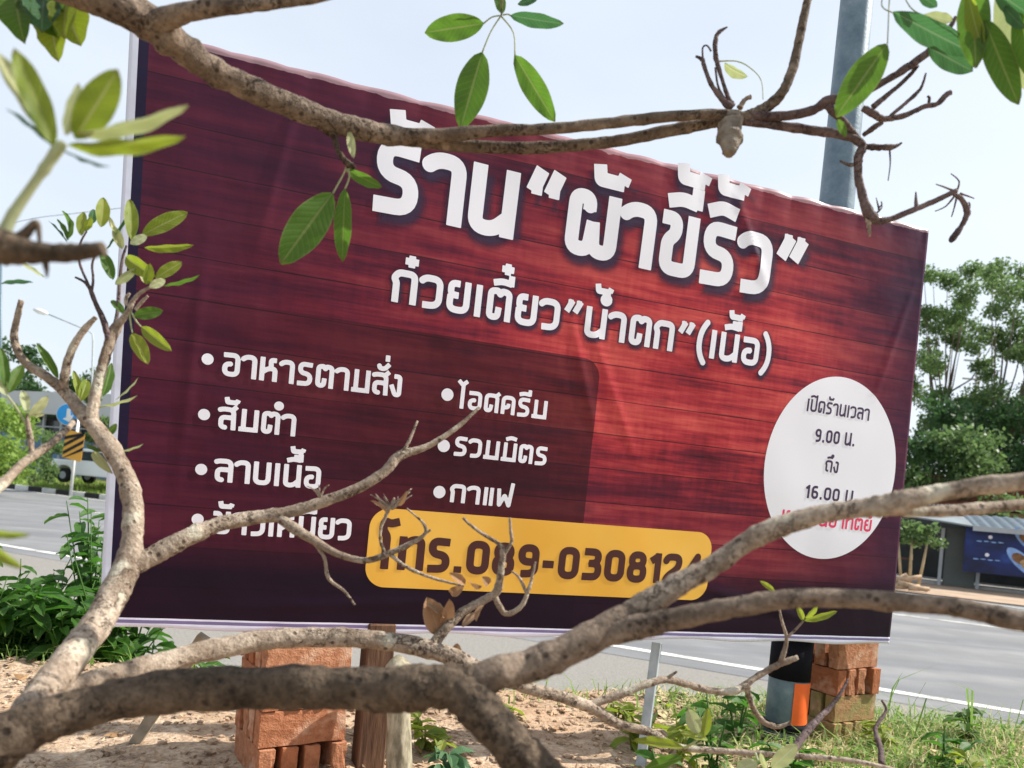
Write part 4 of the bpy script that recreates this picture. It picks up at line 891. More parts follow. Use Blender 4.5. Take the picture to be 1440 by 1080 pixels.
limb('dead_leaf', treeB, [(1029, 158, .97, 22), (1028, 172, .97, 33), (1027, 190, .965, 34), (1026, 205, .96, 28), (1025, 217, .955, 14)], plain('dried_pod', (.22, .19, .16), .95, .1, .5, 60, .8, .004), 10, .25)
limb('twig', treeB, [(458, 182, .93, 12), (470, 192, .93, 9), (474, 208, .93, 8), (482, 222, .93, 8), (492, 232, .93, 10), (500, 236, .93, 4)], BARKD, 8, .35)
for q in (((240, 24), (700, -60), (705, -10), (706, 22)),): pass
limb('twig', treeB, [(440, -4, .76, 6), (560, -50, .85, 5), (680, -60, .95, 3.5), (704, -20, .98, 2.5), (705, 22, 1.0, 2.2)], BARK, 6)
for q in (((705, 22), (692, 24), (680, 33)), ((704, 23), (690, 45), (678, 74)), ((705, 23), (722, 46), (724, 78)), ((707, 21), (714, 20), (718, 22))):
    limb('petiole', treeB, [(*q[0], 1.0, 2.4), (*q[1], 1.0, 2), (*q[2], 1.0, 2.4)], LEAF_P, 5, 0, 4)
for q in (((488, 232), (483, 245), (468, 272)), ((490, 236), (491, 250), (485, 266)), ((495, 236), (488, 238), (489, 242))):
    limb('petiole', treeB, [(*q[0], .93, 3), (*q[1], .93, 2.6), (*q[2], .93, 2.6)], LEAF_P, 5, 0, 4)
LB = [(680,33,597,46,38,1.0,LEAF_G,'c',.1),(678,74,648,180,50,1.0,LEAF_G,'c',.0),(724,78,780,171,36,1.0,LEAF_G,'c',.1),(718,22,792,34,22,1.0,LEAF_D,'c',.3),(706,20,700,-14,18,1.0,LEAF_G,'c',.2),(728,6,758,-4,12,1.0,LEAF_D,'c',.3),
 (467,272,395,371,56,.92,LEAF_G,'c',.1),(485,266,481,368,29,.93,LEAF_G,'c',.3),(488,239,537,264,19,.93,LEAF_G,'a',.3),(491,184,497,222,13,.93,LEAF_P,'c',0),
 (1247,62,1176,164,50,.85,LEAF_G,'c',0),(1178,168,1190,192,12,.85,LEAF_G,'c',0),(1256,17,1375,79,38,.85,LEAF_D,'c',.3),(1305,66,1369,101,32,.86,LEAF_D,'c',.1),(1300,20,1340,30,22,.87,LEAF_P,'c',.5),(1368,-28,1372,94,46,.84,LEAF_G,'c',.1),(1360,-10,1384,82,26,.83,LEAF_Y,'c',.5),
 (1384,28,1432,147,40,.82,LEAF_G,'c',.1),(1408,-20,1452,130,52,.83,LEAF_P,'c',.1),(1400,-12,1450,22,30,.82,LEAF_D,'c',.2),(1430,20,1470,120,44,.81,LEAF_G,'c',.2),(1292,-8,1318,10,16,.85,LEAF_D,'c',.2),(1412,10,1440,40,20,.82,LEAF_D,'c',.5)]
for bx, by, tx_, ty, w, d, mt, kd, ro in LB: put_leaf(P(bx, by, d), P(tx_, ty, d + random.uniform(-.02, .02)), w / F_PX * d, mt, treeB, ro, kd)
for q in (((1252, -20), (1250, 10), (1248, 62)), ((1245, -20), (1240, 8), (1256, 18)), ((1262, -25), (1280, 10), (1300, 22)), ((1375, -40), (1385, -5), (1385, 28))):
    limb('petiole', treeB, [(*q[0], .85, 1.8), (*q[1], .85, 1.8), (*q[2], .85, 1.8)], LEAF_P, 5, 0, 4)
limb('branch', treeB, [(1150, -66, .97, 10), (1220, -90, .92, 8), (1290, -60, .87, 7), (1375, -40, .85, 6), (1450, -60, .83, 4)], BARK, 8)
for bx, by, tx_, ty, w, mt, ro in ((48, -20, 78, 48, 62, LEAF_G, .2), (20, -18, 30, 54, 50, LEAF_G, .4), (78, -20, 112, 62, 62, LEAF_Y, .1), (68, 8, 80, 84, 42, LEAF_Y, .3), (10, -20, -6, 12, 40, LEAF_D, .2), (62, -10, 58, 40, 50, LEAF_D, .2), (95, -5, 88, 50, 40, LEAF_Y, .5)):
    put_leaf(P(bx, by, .80), P(tx_, ty, .79 + random.uniform(-.02, .02)), w / F_PX * .8, mt, treeB, ro, 'broad')
limb('twig', treeB, [(-150, -90, .72, 8), (-40, -60, .78, 6), (50, -22, .8, 3), (95, -20, .8, 2)], BARK, 6)
limb('twig', treeB, [(-20, 8, .8, 2), (0, 8, .8, 1.5), (16, 5, .8, 1.5), (40, -20, .8, 2)], BARKD, 5)
# near, soft branch with a rosette of young leaves
dn = .46
limb('branch', treeB, [(-500, 300, .6, 70), (-260, 290, .5, 60), (-80, 330, dn, 52), (0, 346, dn, 48), (30, 352, dn, 36), (75, 356, dn, 26), (110, 355, dn, 24), (146, 350, dn, 20)], BARKD, 14, .2)
limb('twig', treeB, [(62, 362, dn, 14), (65, 376, dn, 8), (66, 390, dn, 3)], BARKD, 6)
limb('twig', treeB, [(22, 345, dn, 22), (42, 322, dn, 13), (52, 314, dn, 9), (56, 340, dn, 6)], BARKD, 8, .2)
limb('twig', treeB, [(4, 335, dn, 18), (16, 305, dn, 15), (38, 272, dn, 13), (62, 238, dn, 13), (80, 212, dn, 16), (90, 200, dn, 10)], LEAF_P, 10, .05)
for bx, by, tx_, ty, w, mt, kd, ro in ((76, 205, 20, 66, 40, LEAF_Y, 'c', .2), (64, 190, -10, 66, 30, LEAF_P, 'c', .5), (106, 195, 166, 98, 52, LEAF_Y, 'c', .1), (92, 190, 112, 118, 26, LEAF_P, 'c', .5), (104, 192, 264, 153, 25, LEAF_P, 'a', .6), (94, 206, 258, 196, 27, LEAF_Y, 'a', .5), (74, 206, 10, 152, 11, LEAF_D, 'c', .9), (90, 212, 152, 236, 7, LEAF_D, 'c', 1.0), (68, 200, 26, 120, 20, LEAF_G, 'c', .7), (-20, 748, 40, 753, 13, LEAF_Y, 'a', .4), (-20, 766, 30, 799, 17, LEAF_Y, 'a', .3)):
    put_leaf(P(bx, by, dn), P(tx_, ty, dn - .01), w / F_PX * dn, mt, treeB, ro, kd)
limb('twig', treeB, [(-480, 700, .6, 20), (-200, 740, .5, 12), (-60, 750, dn, 6), (-18, 752, dn, 4)], BARKD, 8)
# ------------------------------------------------------------------ WEEDS AND GRASS
wl_me = leaf_mesh('w', LEAF_W, .35, .3, seed=1)
def weed(base, h, n, label, leafL=.07, spread=.14, mat=LEAF_W, grp='leafy weeds behind the banner', name='weed_plant', cat='weed', lw=.42):
    root = thing(name, base, label, cat, grp); bm = bmesh.new(); tips = []
    ns = max(3, n // 9)
    for k in range(ns):
        a = random.uniform(0, 6.28); sp = random.uniform(.2, 1) * spread; hh = h * random.uniform(.55, 1.05)
        e = base + Vector((math.cos(a) * sp, math.sin(a) * sp, hh)); mdp = base.lerp(e, .5) + Vector((0, 0, hh * .12))
        sweep(bm, [(*base, .0035), (*mdp, .003), (*e, .0015)], 5); tips.append((mdp, e))
    part('stem', bm, mat, root)
    me = leaf_mesh('w' + mat.name, mat, .35, .3, seed=1)
    for k in range(n):
        mdp, e = random.choice(tips); t = random.uniform(-.6, 1.0); a0 = mdp.lerp(e, t) if t > 0 else mdp.lerp(base, -t)
        a = random.uniform(0, 6.28); L = leafL * random.uniform(.55, 1.25)
        d = Vector((math.cos(a), math.sin(a), random.uniform(-.5, .35))).normalized()
        o = put_leaf(a0, a0 + d * L, L * lw, mat, root, random.uniform(-.5, .5), 'b', 'leaf', towards=Vector((0, 0, 1)))
gsp = [(-40, 820, 2.75, .62), (30, 835, 2.65, .56), (85, 850, 2.7, .50), (20, 870, 2.5, .40), (100, 870, 2.55, .40), (138, 800, 2.8, .72), (150, 860, 2.6, .46), (215, 890, 2.75, .30), (-20, 870, 2.5, .46), (60, 800, 2.95, .56), (265, 893, 2.8, .26), (180, 840, 2.8, .5)]
wl_names = ['leftmost leafy green weed, cut by the left edge of the picture', 'leafy green weed behind the soil edge near the left edge, tallest of its clump', 'bushy green weed between the left clump and the upright limb', 'low green weed on the soil edge at the far left', 'low green weed on the soil edge left of the limb', 'tall green weed against the left side of the banner', 'green weed just behind the upright limb and the banner corner', 'low dark weed under the banner\'s lower left edge', 'low weed half out of the left edge of the picture', 'weed behind the left clump, nearest the road', 'thin weed under the banner beside the leaning prop', 'weed hidden behind the banner\'s lower left corner']
for (px, py, d, h), lb in zip(gsp, wl_names):
    h *= .8 if px not in (138, 150, 180) else 1.0
    p_ = P(px, py, d); z = ground_z(p_.x, p_.y); weed(Vector((p_.x, p_.y, z - .02)), h, (190 if px == 138 else 110) if h > .3 else 50, lb, .10, .19)
rw = [(1010, 1010, 1.9, .22, 'small broad leafed weed left of the steel pole foot', LEAF_W), (960, 1010, 1.95, .14, 'low green weed right of the angle iron post', LEAF_Y), (895, 1000, 2.05, .12, 'light green weed around the foot of the angle iron post', LEAF_Y), (1040, 1000, 2.1, .2, 'dark green weed standing in front of the steel pole', LEAF_W), (1110, 1030, 1.85, .12, 'low weed in the grass in front of the right brick pier', LEAF_W), (950, 1050, 1.55, .16, 'broad green weed at the bottom edge below the angle iron post', LEAF_W), (1010, 1080, 1.4, .14, 'bright weed at the bottom edge among the grass', LEAF_Y), (640, 1060, 1.7, .07, 'small flat weed in the shadowed soil at the bottom centre', LEAF_D), (600, 1020, 1.9, .08, 'small weed beside the pale stump', LEAF_Y), (700, 1000, 2.2, .06, 'small green sprout on the sunny soil near the road', LEAF_Y), (1330, 1040, 2.0, .16, 'broad leafed weed in the grass right of the right brick pier', LEAF_W), (1400, 1060, 1.8, .14, 'leafy weed in the bottom right corner', LEAF_Y), (870, 990, 2.3, .08, 'sprout on the soil edge left of the angle iron post', LEAF_Y)]
rw += [(1180, 1060, 1.7, .10, 'broad leafed sprout in the grass straight below the right brick pier', LEAF_W), (1270, 1070, 1.7, .13, 'leafy weed at the bottom edge between the pier and the corner weed', LEAF_G), (1250, 1010, 2.15, .12, 'pale green weed just right of the mossy pier foot', LEAF_Y), (1370, 1000, 2.35, .12, 'weed on the road side of the grass near the right edge', LEAF_G), (900, 1075, 1.45, .12, 'green weed at the bottom edge left of the leafy branch end', LEAF_G), (1050, 1060, 1.65, .12, 'dark leafed weed below the bent twig at the bottom edge', LEAF_W)]
for px, py, d, h, lb, mt in rw:
    p_ = P(px, py, d); z = ground_z(p_.x, p_.y); weed(Vector((p_.x, p_.y, z - .01)), h, 26, lb, .055, .08, mt, 'low weeds around the right pier', lw=.5)
rng = np.random.RandomState(3)
def grass(name, n, region, hmin, hmax, mat, label, keep=None, zf=ground_z, wid=.0022):
    V, Fc = [], []
    k = 0
    while k < n:
        x = rng.uniform(*region[0]); y = rng.uniform(*region[1])
        if keep and rng.rand() > keep(x, y): continue
        k += 1
        h = rng.uniform(hmin, hmax); a = rng.rand() * 6.28; lean_ = rng.uniform(.2, 2.0) * h; z = zf(x, y) - .004; w = wid * rng.uniform(.6, 1.5) * (1 + h * 3)
        d = np.array([math.cos(a), math.sin(a), 0]); e = np.array([-d[1], d[0], 0]); p0 = np.array([x, y, z]); b = len(V)
        p1 = p0 + d * lean_ * .3 + np.array([0, 0, h * .6]); p2 = p0 + d * lean_ + np.array([0, 0, h * rng.uniform(.55, 1)])
        V += [p0 - e * w, p0 + e * w, p1 - e * w * .8, p1 + e * w * .8, p2]; Fc += [(b, b + 1, b + 3, b + 2), (b + 2, b + 3, b + 4)]
    return obj(name, mesh_np(name, V, Fc, mat), label=label, cat='grass', kind='stuff')
def grassmat(name, a, b, c_):
    m = N(name, .55, .3); v = m.coord(); m.col(m.ramp(m.noise(v, 30, 3), [(.3, a), (.5, b), (.7, c_)]))
    tr = m.n('ShaderNodeBsdfTranslucent'); tr.inputs['Color'].default_value = (*[min(1, x * 1.6) for x in b], 1); ms = m.n('ShaderNodeMixShader'); ms.inputs[0].default_value = .35
    m.l(m.b.outputs[0], ms.inputs[1]); m.l(tr.outputs[0], ms.inputs[2]); m.l(ms.outputs[0], m.t.nodes['Material Output'].inputs['Surface']); return m.m
GR1 = grassmat('grass_green', (.07, .16, .03), (.15, .26, .05), (.30, .36, .12)); GR2 = grassmat('grass_dry', (.38, .31, .16), (.48, .42, .24), (.30, .30, .12))
FOL_Y = grassmat('fallen_yellow', (.20, .22, .06), (.30, .30, .09), (.38, .33, .12))
kp = lambda x, y: min(1, max(0, (x - .45) / .6)) * (1 if y > 1.3 else .6)
grass('green_grass', 9000, ((.45, 2.6), (1.35, 2.85)), .02, .10, GR1, 'green grass around the foot of the right brick pier and steel pole', kp)
grass('dry_grass', 7500, ((.5, 2.6), (1.35, 2.85)), .015, .09, GR2, 'straw coloured dry grass mixed into the green at the lower right', kp, wid=.0014)
grass('edge_grass', 2500, ((-2.6, 1.3), (2.35, 3.0)), .02, .09, GR1, 'sparse green grass along the edge of the embankment', lambda x, y: .2 + .8 * (noise.noise(Vector((x * 4, y * 4, 0))) > .1), wid=.0018)
grass('tall_grass', 45, ((1.15, 2.3), (2.2, 2.9)), .14, .32, GR1, 'few tall grass stalks leaning over the road right of the pier', wid=.0016)
litter('straw', 4200, ((.5, 2.4), (1.4, 2.75)), plain('straw_mat', (.46, .38, .22), .8, .2, .35, 40), 'matted dead straw lying through the grass at the lower right', 'straw', (.03, .09))
litter('fallen_leaves', 420, ((-2.0, 2.4), (1.3, 2.75)), plain('fallen_leaf_mat', (.24, .14, .07), .8, .2, .5, 25), 'brown fallen leaves scattered over soil and grass', 'fallen leaves', (.03, .06))
litter('fallen_green_leaves', 160, ((.3, 2.4), (1.35, 2.7)), FOL_Y, 'yellowing fallen leaves lying in the lower right grass', 'fallen leaves', (.03, .055))
# ------------------------------------------------------------------ FAR SIDE OF THE ROAD
def leaf_cloud(centers, n, size, mat, name='crown', seed=1, shape=None):
    rg = np.random.RandomState(seed); C_ = np.array([c_[:3] for c_ in centers]); Rr = np.array([c_[3] for c_ in centers]); pr_ = Rr ** 2 / np.sum(Rr ** 2)
    k = rg.choice(len(C_), n, p=pr_); u = rg.normal(size=(n, 3)); u /= np.linalg.norm(u, axis=1)[:, None]
    r = Rr[k] * (rg.rand(n) ** .5) * rg.uniform(.75, 1.12, n); p = C_[k] + u * r[:, None] * np.array([1, 1, .75])
    a = rg.normal(size=(n, 3)); a[:, 2] -= .3; a /= np.linalg.norm(a, axis=1)[:, None]
    b = np.cross(a, rg.normal(size=(n, 3))); b /= np.linalg.norm(b, axis=1)[:, None]
    L = size * rg.uniform(.6, 1.4, n)[:, None]; w = L * .28
    V = np.stack([p - a * L * .5, p + b * w, p + a * L * .5, p - b * w], 1).reshape(-1, 3)
    i = np.arange(n) * 4; Fc = np.stack([i, i + 1, i + 2, i + 3], 1)
    me = bpy.data.meshes.new(name); me.vertices.add(len(V)); me.vertices.foreach_set('co', V.ravel().astype(np.float32))
    me.loops.add(4 * n); me.loops.foreach_set('vertex_index', Fc.ravel().astype(np.int32)); me.polygons.add(n)
    me.polygons.foreach_set('loop_start', (i).astype(np.int32)); me.polygons.foreach_set('loop_total', np.full(n, 4, dtype=np.int32))
    me.update(calc_edges=True); me.materials.append(mat); return me
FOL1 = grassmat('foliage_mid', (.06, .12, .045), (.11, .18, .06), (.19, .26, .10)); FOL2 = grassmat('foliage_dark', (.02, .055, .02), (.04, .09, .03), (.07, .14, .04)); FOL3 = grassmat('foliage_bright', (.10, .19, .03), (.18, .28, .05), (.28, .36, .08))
FARB = plain('far_bark', (.16, .13, .10), .9, .1, .3, 3)
def tree(base, h, rad, n, size, mat, label, cat='tree', name='roadside_tree', crown_z=.45, nclump=16, seed=1, limbs=5, grp=None, trunk_r=.12, clump=.33):
    root = thing(name, base, label, cat, grp); rg = random.Random(seed); bm = bmesh.new(); cl = []
    top = base + Vector((rg.uniform(-.3, .3), 0, h * .72))
    sweep(bm, [(*base, trunk_r), (*(base.lerp(top, .35) + Vector((rg.uniform(-.15, .15), 0, 0))), trunk_r * .8), (*(base.lerp(top, .7) + Vector((rg.uniform(-.3, .3), 0, 0))), trunk_r * .55), (*top, trunk_r * .25)], 8, .08)
    for k in range(nclump):
        a = rg.uniform(0, 6.28); zz = rg.uniform(crown_z, 1.0); prf = math.sin(math.pi * min(1, max(.12, (zz - crown_z) / (1.08 - crown_z)))) ** .6
        rr = rad * rg.uniform(.25, 1.0) * prf; c_ = base + Vector((math.cos(a) * rr, math.sin(a) * rr, h * zz)); cl.append((*c_, rad * clump * rg.uniform(.7, 1.3)))
        if k < limbs * 2:
            st = base.lerp(top, rg.uniform(.35, .8)); mdp = st.lerp(c_, .5) + Vector((0, 0, -.05 * h)); sweep(bm, [(*st, trunk_r * .45), (*mdp, trunk_r * .28), (*c_, trunk_r * .1)], 6)
    part('trunk', bm, FARB, root); part('crown', leaf_cloud(cl, n, size, mat, seed=seed), None, root); return root
def tat(px, py_base, d): p_ = P(px, py_base, d); return p_
def gpt(px, d, z=0.0):
    """ground point under pixel column px (at horizon) at distance d"""
    py = PY0 - (px - PX0) * -sr / cr * 1.0
    p_ = P(px, PY0 + (px - PX0) * sr / cr, d); return Vector((p_.x, p_.y, z))
# right: tall open trees, dense thicket
tree(gpt(1392, 40, .0), 15.6, 4.6, 21000, .19, FOL1, 'tall open crowned tree right of the banner, the highest against the sky', seed=4, crown_z=.42, nclump=80, grp='trees behind the far shops', clump=.16, trunk_r=.14, limbs=14)
tree(gpt(1315, 43, .0), 16.6, 3.9, 15000, .19, FOL1, 'open tree half hidden by the right edge of the banner', seed=9, crown_z=.42, nclump=60, grp='trees behind the far shops', clump=.17, trunk_r=.13, limbs=12)
tree(gpt(1475, 42, .0), 15.0, 4.2, 15000, .19, FOL1, 'open tree cut by the right edge of the picture', seed=13, crown_z=.4, nclump=60, grp='trees behind the far shops', clump=.17, limbs=10)
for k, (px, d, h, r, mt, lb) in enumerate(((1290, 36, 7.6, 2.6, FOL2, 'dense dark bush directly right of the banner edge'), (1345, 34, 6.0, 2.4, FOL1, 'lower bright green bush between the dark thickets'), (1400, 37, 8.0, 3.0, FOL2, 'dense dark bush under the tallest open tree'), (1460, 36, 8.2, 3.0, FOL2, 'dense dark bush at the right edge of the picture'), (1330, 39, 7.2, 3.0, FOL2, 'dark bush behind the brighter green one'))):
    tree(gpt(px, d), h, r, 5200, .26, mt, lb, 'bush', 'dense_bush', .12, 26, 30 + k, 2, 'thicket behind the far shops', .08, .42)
# right: distant utility pole
CONC = plain('concrete', (.38, .37, .35), .9, .2, .15, 3); bm = bmesh.new(); b_ = gpt(1354, 60); sweep(bm, [(*b_, .16), (*(b_ + Vector((0, 0, 16.4))), .10)], 8)
up = thing('utility_pole', b_, 'distant concrete utility pole seen through the open tree right of the banner', 'utility pole'); part('shaft', bm, CONC, up)
for z in (15.2, 13.8): bm = bmesh.new(); box(bm, b_ + Vector((0, -.2, z)), (2.4, .1, .12)); part('crossarm', bm, CONC, up)
# far shop
yr = math.atan2(rd.y, rd.x); RQ = Matrix.Rotation(yr, 3, 'Z')
s0, t0 = RT(G(1322, 824)); s0 = float(s0)
SH = thing('roadside_shop', RP(s0 + 4, TF + 3.2, 0), 'low open fronted shop under a grey corrugated awning across the road, with a dark interior', 'shop')
DK = plain('dark_wall', (.055, .06, .06), .9, .2, .3, 1.5); PANEL = plain('shutter_panel', (.10, .115, .11), .7, .3, .12, 2); FR = plain('pale_frame', (.36, .39, .41), .6, .3, .1, 4)
tS = t0
def rbox(name, s, t, z, ds, dt, dz, mat, root, label=None, bev=0):
    bm = bmesh.new(); box(bm, RP(s, t, z), (ds, dt, dz), RQ, bev); return part(name, bm, mat, root, label)
rbox('back_wall', s0 + 3, tS + 3.0, 1.2, 13, .12, 2.4, DK, SH); rbox('floor', s0 + 3, tS + 1.6, .06, 13, 3.0, .12, CONC, SH)
rbox('side_wall', s0 + 9.4, tS + 1.6, 1.2, .12, 2.6, 2.4, DK, SH)
rbox('door_panel', s0 + .52, tS + .05, 1.02, .92, .06, 1.92, PANEL, SH)
for s_, h in ((s0 - .05, 1.95), (s0 + 1.06, .9), (s0 + 4.3, 2.1)): rbox('post', s_, tS - .02, h / 2 + (1.05 * 0), .1, .1, h, FR, SH)
# corrugated awning
bm = bmesh.new(); n_ = 110; a_, b2 = [], []
for i in range(n_ + 1):
    s_ = s0 + .7 + (9.0) * i / n_; zz = .025 * math.sin(i * 1.6)
    a_.append(bm.verts.new(RP(s_, tS - 1.0, 2.08 + zz))); b2.append(bm.verts.new(RP(s_, tS + 2.6, 2.55 + zz)))
for i in range(n_): bm.faces.new((a_[i], a_[i + 1], b2[i + 1], b2[i]))
part('awning', bm, plain('zinc', (.10, .13, .16), .85, .1, .2, 3), SH)
rbox('awning_fascia', s0 + 5.2, tS - 1.03, 2.02, 9.0, .03, .16, FR, SH)
bm = bmesh.new(); vs_ = [bm.verts.new(p) for p in (RP(s0 - 2.6, tS - .9, 2.35), RP(s0 + .7, tS - 1.0, 2.05), RP(s0 + .7, tS + 2, 2.4), RP(s0 - 2.6, tS + 2, 2.6))]; bm.faces.new(vs_)
r_ = bmesh.ops.extrude_face_region(bm, geom=list(bm.faces)); bmesh.ops.translate(bm, verts=[v for v in r_['geom'] if isinstance(v, bmesh.types.BMVert)], vec=(0, 0, .05))
part('side_roof', bm, plain('roof_grey', (.20, .23, .25), .9, .1, .2, 2), SH)
# blue advert banner at the shop (plain generic artwork)
m = N('blue_advert', .4, .4); v = m.coord((1, 1, 1), 'Generated')
c = m.ramp(m.noise(v, 2.4, 3), [(.35, (.004, .007, .03)), (.6, (.006, .022, .14)), (.75, (.025, .08, .32))]); m.col(c)
ad = thing('blue_advert_banner', RP(s0 + 3.0, tS - .6, .7), 'dark blue advertising banner with two food pictures hanging under the far shop\'s awning', 'banner')
rbox('advert_sheet', s0 + 2.35, tS - .6, 1.32, 3.6, .03, 1.45, m.m, ad)
FOOD = [plain('food_brown', (.22, .11, .05), .6, .3, .5, 9), plain('food_tan', (.5, .33, .16), .6, .3, .5, 9), plain('advert_glow', (.25, .42, .75), .6, .3, .3, 4)]
def advdisc(s, z, rs, rz, mat, off, rot=0, name='picture'):
    bm = bmesh.new(); c0 = RP(s, tS - .617 - off, z); vs_ = []
    for k in range(18):
        a = k / 18 * 6.283; x, y = rs * math.cos(a), rz * math.sin(a); x, y = x * math.cos(rot) - y * math.sin(rot), x * math.sin(rot) + y * math.cos(rot)
        vs_.append(bm.verts.new(c0 + rd * x + Vector((0, 0, y))))
    bm.faces.new(vs_); part(name, bm, mat, ad)
for (s_, z_) in ((s0 + 2.35, 1.72), (s0 + 2.2, 1.06)):
    advdisc(s_, z_, .62, .22, FOOD[2], .0, -.75, 'picture'); advdisc(s_ - .12, z_ + .12, .22, .15, FOOD[0], .004, -.6); advdisc(s_ + .18, z_ - .13, .24, .15, FOOD[1], .004, -.6); advdisc(s_ + .03, z_, .12, .1, FOOD[1], .008)
for (s_, z_) in ((s0 + 1.25, 1.78), (s0 + 1.2, 1.2)):
    advdisc(s_, z_, .06, .06, WHITE, .004, 0, 'emblem')
    for k in range(4): advdisc(s_ - .3 + k * .2, z_ - .16 + .01 * (k % 2), .08, .018, FOOD[2], .004, 0, 'caption_mark')
# house behind the shop
hb = P(1420, 700, 33); HO = thing('house', (hb.x, hb.y, 0), 'beige house with a reddish brown tiled roof behind the far shop', 'house')
hs, ht = RT(Vector((hb.x, hb.y, 0)))
BEI = plain('beige_wall', (.52, .40, .25), .9, .2, .08, 1); RTI = plain('roof_tiles', (.14, .05, .03), .8, .2, .3, 3)
rbox('wall', hs + 1.2, ht + 3, 1.45, 7.4, 6, 2.9, BEI, HO)
bm = bmesh.new()
for sg in (-1, 1):
    a0, a1 = RP(hs - 3.4, ht + 3 + sg * 3.8, 3.0), RP(hs + 5.8, ht + 3 + sg * 3.8, 3.0); r0, r1 = RP(hs - 3.4, ht + 3, 4.5), RP(hs + 5.8, ht + 3, 4.5)
    for nn_ in range(12):
        p0, p1 = a0.lerp(r0, nn_ / 12), a1.lerp(r1, nn_ / 12); q0, q1 = a0.lerp(r0, (nn_ + 1) / 12), a1.lerp(r1, (nn_ + 1) / 12); up_ = Vector((0, 0, .04))
        bm.faces.new([bm.verts.new(x) for x in (p0 + up_, p1 + up_, q1, q0)]); bm.faces.new([bm.verts.new(x) for x in (p0, p1, p1 + up_, p0 + up_)])
part('roof', bm, RTI, HO)
bm = bmesh.new()
for k in range(60): box(bm, RP(hs - 3.3 + k * .15, ht - .86, 2.98), (.08, .06, .07), RQ)
part('eave_trim', bm, FR, HO)
# small tree with thin trunks, logs
def multi(px, d, z0, h, label):
    b = gpt(px, d, z0); root = thing('young_tree', b, label, 'tree'); bm = bmesh.new(); cl = []
    for k, dx in enumerate((-.18, .05, .3)):
        e = b + Vector((dx * 2 - .1, 0, h * random.uniform(.75, .95))); sweep(bm, [(*(b + Vector((dx, 0, 0))), .045), (*(b.lerp(e, .5) + Vector((dx * .5, 0, 0))), .04), (*e, .02)], 7); cl.append((*(e + Vector((0, 0, .05))), .36)); cl.append((*(e + Vector((.25, -.1, -.3))), .26)); cl.append((*(e + Vector((-.3, .1, -.35))), .24))
    part('trunk', bm, plain('pale_bark', (.42, .33, .20), .9, .1, .2, 6), root); part('crown', leaf_cloud(cl, 900, .15, FOL1, seed=77), None, root)
multi(1283, 23.0, .05, 1.95, 'small bright green tree with three thin pale trunks left of the far shop')
LOGM = plain('log_wood', (.42, .30, .2), .9, .1, .35, 5)
for k, (px, d, z, L, rot, lb) in enumerate(((1276, 22.4, .12, .9, .2, 'lowest log in the pile beside the small tree'), (1290, 22.3, .16, .8, -.3, 'right log in the pile beside the small tree'), (1283, 22.5, .36, .7, .5, 'log lying across the top of the pile beside the small tree'), (1268, 22.6, .3, .6, 1.0, 'short log leaning left of the log pile'), (1299, 22.2, .12, .55, .1, 'small log right of the log pile, nearest the shop'))):
    b = gpt(px, d, z); dv = Vector((math.cos(rot), -.2, math.sin(rot) * .5)).normalized() * L / 2; bm = bmesh.new(); sweep(bm, [(*(b - dv), .075), (*b, .07), (*(b + dv), .06)], 9, .15); bmesh.ops.translate(bm, verts=bm.verts, vec=(0, 0, .02)); o = obj('log', bm, LOGM, label=lb, cat='log', group='logs beside the far small tree')
# crates row / dark clutter under shop: table with legs
tb_ = thing('shop_table', RP(s0 - 1.6, tS + .6, 0), 'dark wooden table in the shade between the small tree and the shop door', 'table')
rbox('table_top', s0 - 1.6, tS + .6, .78, 1.5, .7, .05, DPW, tb_)
for a in (-.65, .65):
    for b in (-.28, .28): rbox('leg', s0 - 1.6 + a, tS + .6 + b, .38, .06, .06, .76, DPW, tb_)
# left: kerb stones painted black and white
KB = plain('kerb_black', (.02, .02, .022), .7, .3, .3, 5); KW = plain('kerb_white', (.66, .66, .63), .7, .3, .15, 5)
kroot = thing('median_kerb', RP(-26, TF + .38, 0), 'kerb of alternating black and white painted stones along the far side of the road', 'kerb')
def stone(mat):
    bm = bmesh.new(); box(bm, (0, 0, 0), (.985, .18, .26), None, .015); me = bpy.data.meshes.new('kerbstone'); bm.to_mesh(me); bm.free(); me.materials.append(mat); return me
ks = (stone(KB), stone(KW)); kroot.rotation_euler.z = yr; bpy.context.view_layer.update()
for k in range(-14, 20):
    o = obj('kerbstone', ks[k % 2], None, kroot); o.location = (k * 1.0, 0, .1)
# left: grass on verge
def vz(x, y):
    s_, t_ = RT(Vector((x, y, 0))); return float(np.interp(t_, [TF + .45, TF + 1.2, TF + 3, TF + 30], [.15, .22, .5, .55]))
V, Fc = [], []
for k in range(14000):
    s_ = rng.uniform(-48, -8); t_ = TF + .55 + 4.2 * rng.rand() ** 1.3; p_ = RP(s_, t_); h = rng.uniform(.06, .38) * (.5 + noise.noise(Vector((s_ * .6, t_ * .8, 4))) + .5); a = rng.rand() * 6.28
    e = np.array([math.cos(a), math.sin(a), 0]) * .03; q0 = np.array([p_.x, p_.y, vz(p_.x, p_.y) - .02]); b = len(V)
    V += [q0 - e, q0 + e, q0 + np.array([rng.uniform(-.15, .15), rng.uniform(-.15, .15), h])]; Fc.append((b, b + 1, b + 2))
obj('verge_grass', mesh_np('verge_grass', V, Fc, FOL3), label='bright green grass on the verge behind the black and white kerb', cat='grass', kind='stuff')
